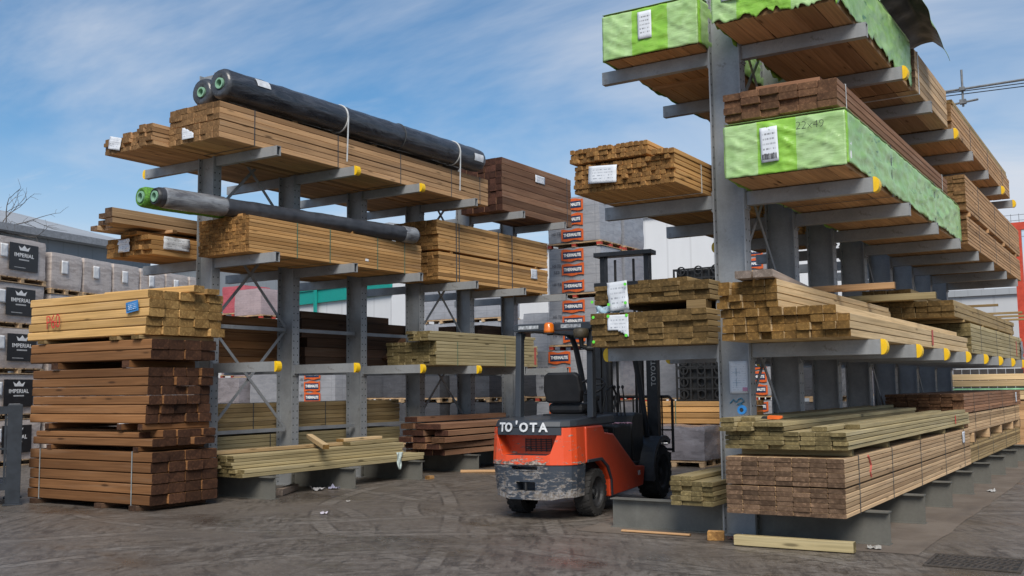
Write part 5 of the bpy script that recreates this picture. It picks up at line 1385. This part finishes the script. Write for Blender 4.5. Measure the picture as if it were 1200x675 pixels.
mb = MB(); mb.tube([(0, 0, -.06), (0, .02, -.16), (.06, .05, -.19), (.13, .08, -.19)], .032, 8); mb.build('intake_pipe', FBLACK, e)
# wheels
def wheel(x, y, r, w, s_, twin=False):
    mb = MB(); rr = r * .60
    prof = [(rr, -w/2 + .02), (rr + .02, -w/2), (r * .90, -w/2 + .004), (r * .965, -w/2 + .03), (r * .975, 0), (r * .965, w/2 - .03), (r * .90, w/2 - .004), (rr + .02, w/2), (rr, w/2 - .02)]
    mb.lathe(prof, 'x', 40)
    t = sx(mb, 'wheel', [RUBBER], loc=(x, y, r * .985)); t.name = 'wheel'
    lg = MB(); n = 22
    for k in range(n):
        for side_ in (1, -1):
            q = 2 * math.pi * (k + (.5 if side_ > 0 else 0)) / n; dq = 2 * math.pi / n * .30; lean = .11 * side_
            P = []
            for a_, xx in ((q - dq + lean, side_ * .012), (q + dq + lean, side_ * .012), (q + dq, side_ * (w/2 - .004)), (q - dq, side_ * (w/2 - .004))):
                for rad in (r * .955 if abs(xx) < .05 else r * .90, r * .998 if abs(xx) < .05 else r * .975):
                    P.append((xx, rad * math.cos(a_), rad * math.sin(a_)))
            lg.faces(P, [(1,3,5,7),(0,1,7,6),(2,3,1,0),(4,5,3,2),(6,7,5,4)])
    lg.build('tread', RUBBER, t)
    rm = MB(); o_ = s_ * (w/2 - .02)
    rm.lathe([(0, o_ - s_*.02), (r*.13, o_ - s_*.02), (r*.16, o_ - s_*.06), (r*.34, o_ - s_*.085), (r*.42, o_ - s_*.04), (r*.55, o_ - s_*.02), (r*.595, o_ + s_*.008), (r*.60, o_ - s_*.04)], 'x', 28)
    for k in range(6):
        q = 2 * math.pi * k / 6; yy, zz = r*.26*math.cos(q), r*.26*math.sin(q)
        rm.tube([(o_ - s_*.08, yy, zz), (o_ - s_*.05, yy, zz)], .013, 6)
    rm.build('rim', RIM, t, smooth=False)
    return t
for s_ in (1, -1):
    wheel(s_ * .475, .10, .30, .215, s_); wheel(s_ * .51, 2.40, .385, .29, s_)
    mb = MB(); c0 = (2.40, .385); n = 14
    ang = [R(58 + (192 - 58) * k / n) for k in range(n + 1)]
    outer = [(c0[0] + .50 * math.cos(q), c0[1] + .50 * math.sin(q)) for q in ang]; inner = [(c0[0] + .465 * math.cos(q), c0[1] + .465 * math.sin(q)) for q in ang]
    mb2 = MB()
    for k in range(n):
        a, b, c_, d_ = outer[k], outer[k+1], inner[k+1], inner[k]
        xa, xb = s_ * .335, s_ * .675
        V = [(xa, *a), (xa, *b), (xa, *c_), (xa, *d_), (xb, *a), (xb, *b), (xb, *c_), (xb, *d_)]
        mb.faces(V, [(0,4,5,1), (3,2,6,7), (4,7,6,5), (0,1,2,3)])
    sx(mb, 'mudguard', [SLATE])
    mb = MB()
    for k in range(n):
        q0, q1 = ang[k], ang[k+1]
        V = []
        for xx in (s_*.66, s_*.682):
            for q, rad in ((q0, .512), (q1, .512), (q1, .44), (q0, .44)): V.append((xx, c0[0] + rad*math.cos(q), c0[1] + rad*math.sin(q)))
        mb.faces(V, [(0,1,2,3),(7,6,5,4),(0,4,5,1),(3,2,6,7)])
    sx(mb, 'mudguard_lip', [SLATE])
mb = MB(); mb.tube([(-.4, 2.40, .385), (.4, 2.40, .385)], .09, 10); mb.tube([(-.4, .10, .30), (.4, .10, .30)], .06, 10); sx(mb, 'axle', FBLACK)
# mast and carriage
MASTM = plain('mast_steel', (.020, .022, .026), .45, .3, var=.3)
for s_ in (1, -1):
    mb = MB(); mb.box(s_*.40, s_*.50, 2.66, 2.80, .12, 2.62); sx(mb, 'outer_mast_rail', MASTM)
    mb = MB(); mb.box(s_*.32, s_*.40 - s_*.004, 2.70, 2.84, .15, 3.60); sx(mb, 'inner_mast_rail', MASTM)
    mb = MB(); mb.tube([(s_*.25, 2.66, .25), (s_*.25, 2.66, 2.35)], .045, 10); mb.tube([(s_*.25, 2.66, 2.35), (s_*.25, 2.66, 3.2)], .028, 10); sx(mb, 'lift_cylinder', FBLACK)
mb = MB(); mb.box(-.50, .50, 2.655, 2.66, 2.53, 2.63); mb.box(-.50, .50, 2.60, 2.655, 2.5, 2.63); sx(mb, 'outer_crossbar', MASTM)
mb = MB(); mb.box(-.47, .47, 2.62, 2.86, 3.60, 3.67); sx(mb, 'top_crossbar', MASTM, bevel=.008)
mb = MB(); mb.box(-.47, .40, 2.62, 2.70, 3.13, 3.20); sx(mb, 'upper_crossbar', MASTM, bevel=.006)
mb = MB()
for x in (-.15, .15): mb.tube([(x, 2.72, .4), (x, 2.72, 3.55)], .02, 6)
sx(mb, 'lift_chain', FBLACK)
link('mast_lettering', text_mesh('TOYOTA', .10, plain('dull_grey_letters', (.28, .29, .30), .5), .002, .001, 1.1), fk, (.45, 2.652, 1.83), (math.pi/2, -math.pi/2, 0))
mb = MB()
Y_ = 2.97
for x in (-.62, .62): mb.tube([(x, Y_, .62), (x, Y_, 1.40), (x - .05 * (1 if x > 0 else -1), Y_, 1.45)], .022, 8)
mb.tube([(-.57, Y_, 1.45), (.57, Y_, 1.45)], .022, 8); mb.tube([(-.62, Y_, .66), (.62, Y_, .66)], .02, 8); mb.tube([(-.62, Y_, .95), (.62, Y_, .95)], .012, 8)
for k in range(7): mb.tube([(-.46 + .153*k, Y_, .66), (-.46 + .153*k, Y_, 1.45)], .012, 6)
sx(mb, 'load_backrest', FBLACK)
mb = MB(); mb.box(-.6, .6, 2.86, 2.93, .15, .26); mb.box(-.6, .6, 2.86, 2.93, .50, .62); mb.box(-.3, -.22, 2.85, 2.92, .265, .495); mb.box(.22, .3, 2.85, 2.92, .265, .495); sx(mb, 'fork_carriage', FBLACK)
for s_ in (1, -1):
    mb = MB(); mb.prism([(2.94,.62),(2.99,.62),(2.99,.13),(4.10,.085),(4.10,.07),(2.94,.07)], 'x', s_*.30, s_*.42); sx(mb, 'fork', MASTM)
# glove left on the dash
mb = MB()
for i in range(8):
    for k in range(4):
        q = [(-.10 + .03*a, -.04 + .025*b + .012*math.sin(a), .015 + .02*abs(math.sin(a*1.1 + b)) ) for a, b in ((i, k), (i+1, k), (i+1, k+1), (i, k+1))]
        mb.face(q)
for k in range(4): mb.tube([(.12, -.03 + .022*k, .02), (.17, -.035 + .026*k, .03), (.20, -.03 + .028*k, .018)], .009, 6)
th = R(5); gx, gy = .40, 1.28
o = mb.build('work_glove', plain('pink_fabric', (.55, .32, .42), .85), None, (-6.615 + gx*math.cos(th) - gy*math.sin(th), 11.425 + gx*math.sin(th) + gy*math.cos(th), 1.083), (0, 0, .9))
o.modifiers.new('thickness', 'SOLIDIFY').thickness = .004
tag(o, 'pink work glove left beside the forklift seat', 'glove')
bpy.context.view_layer.update()
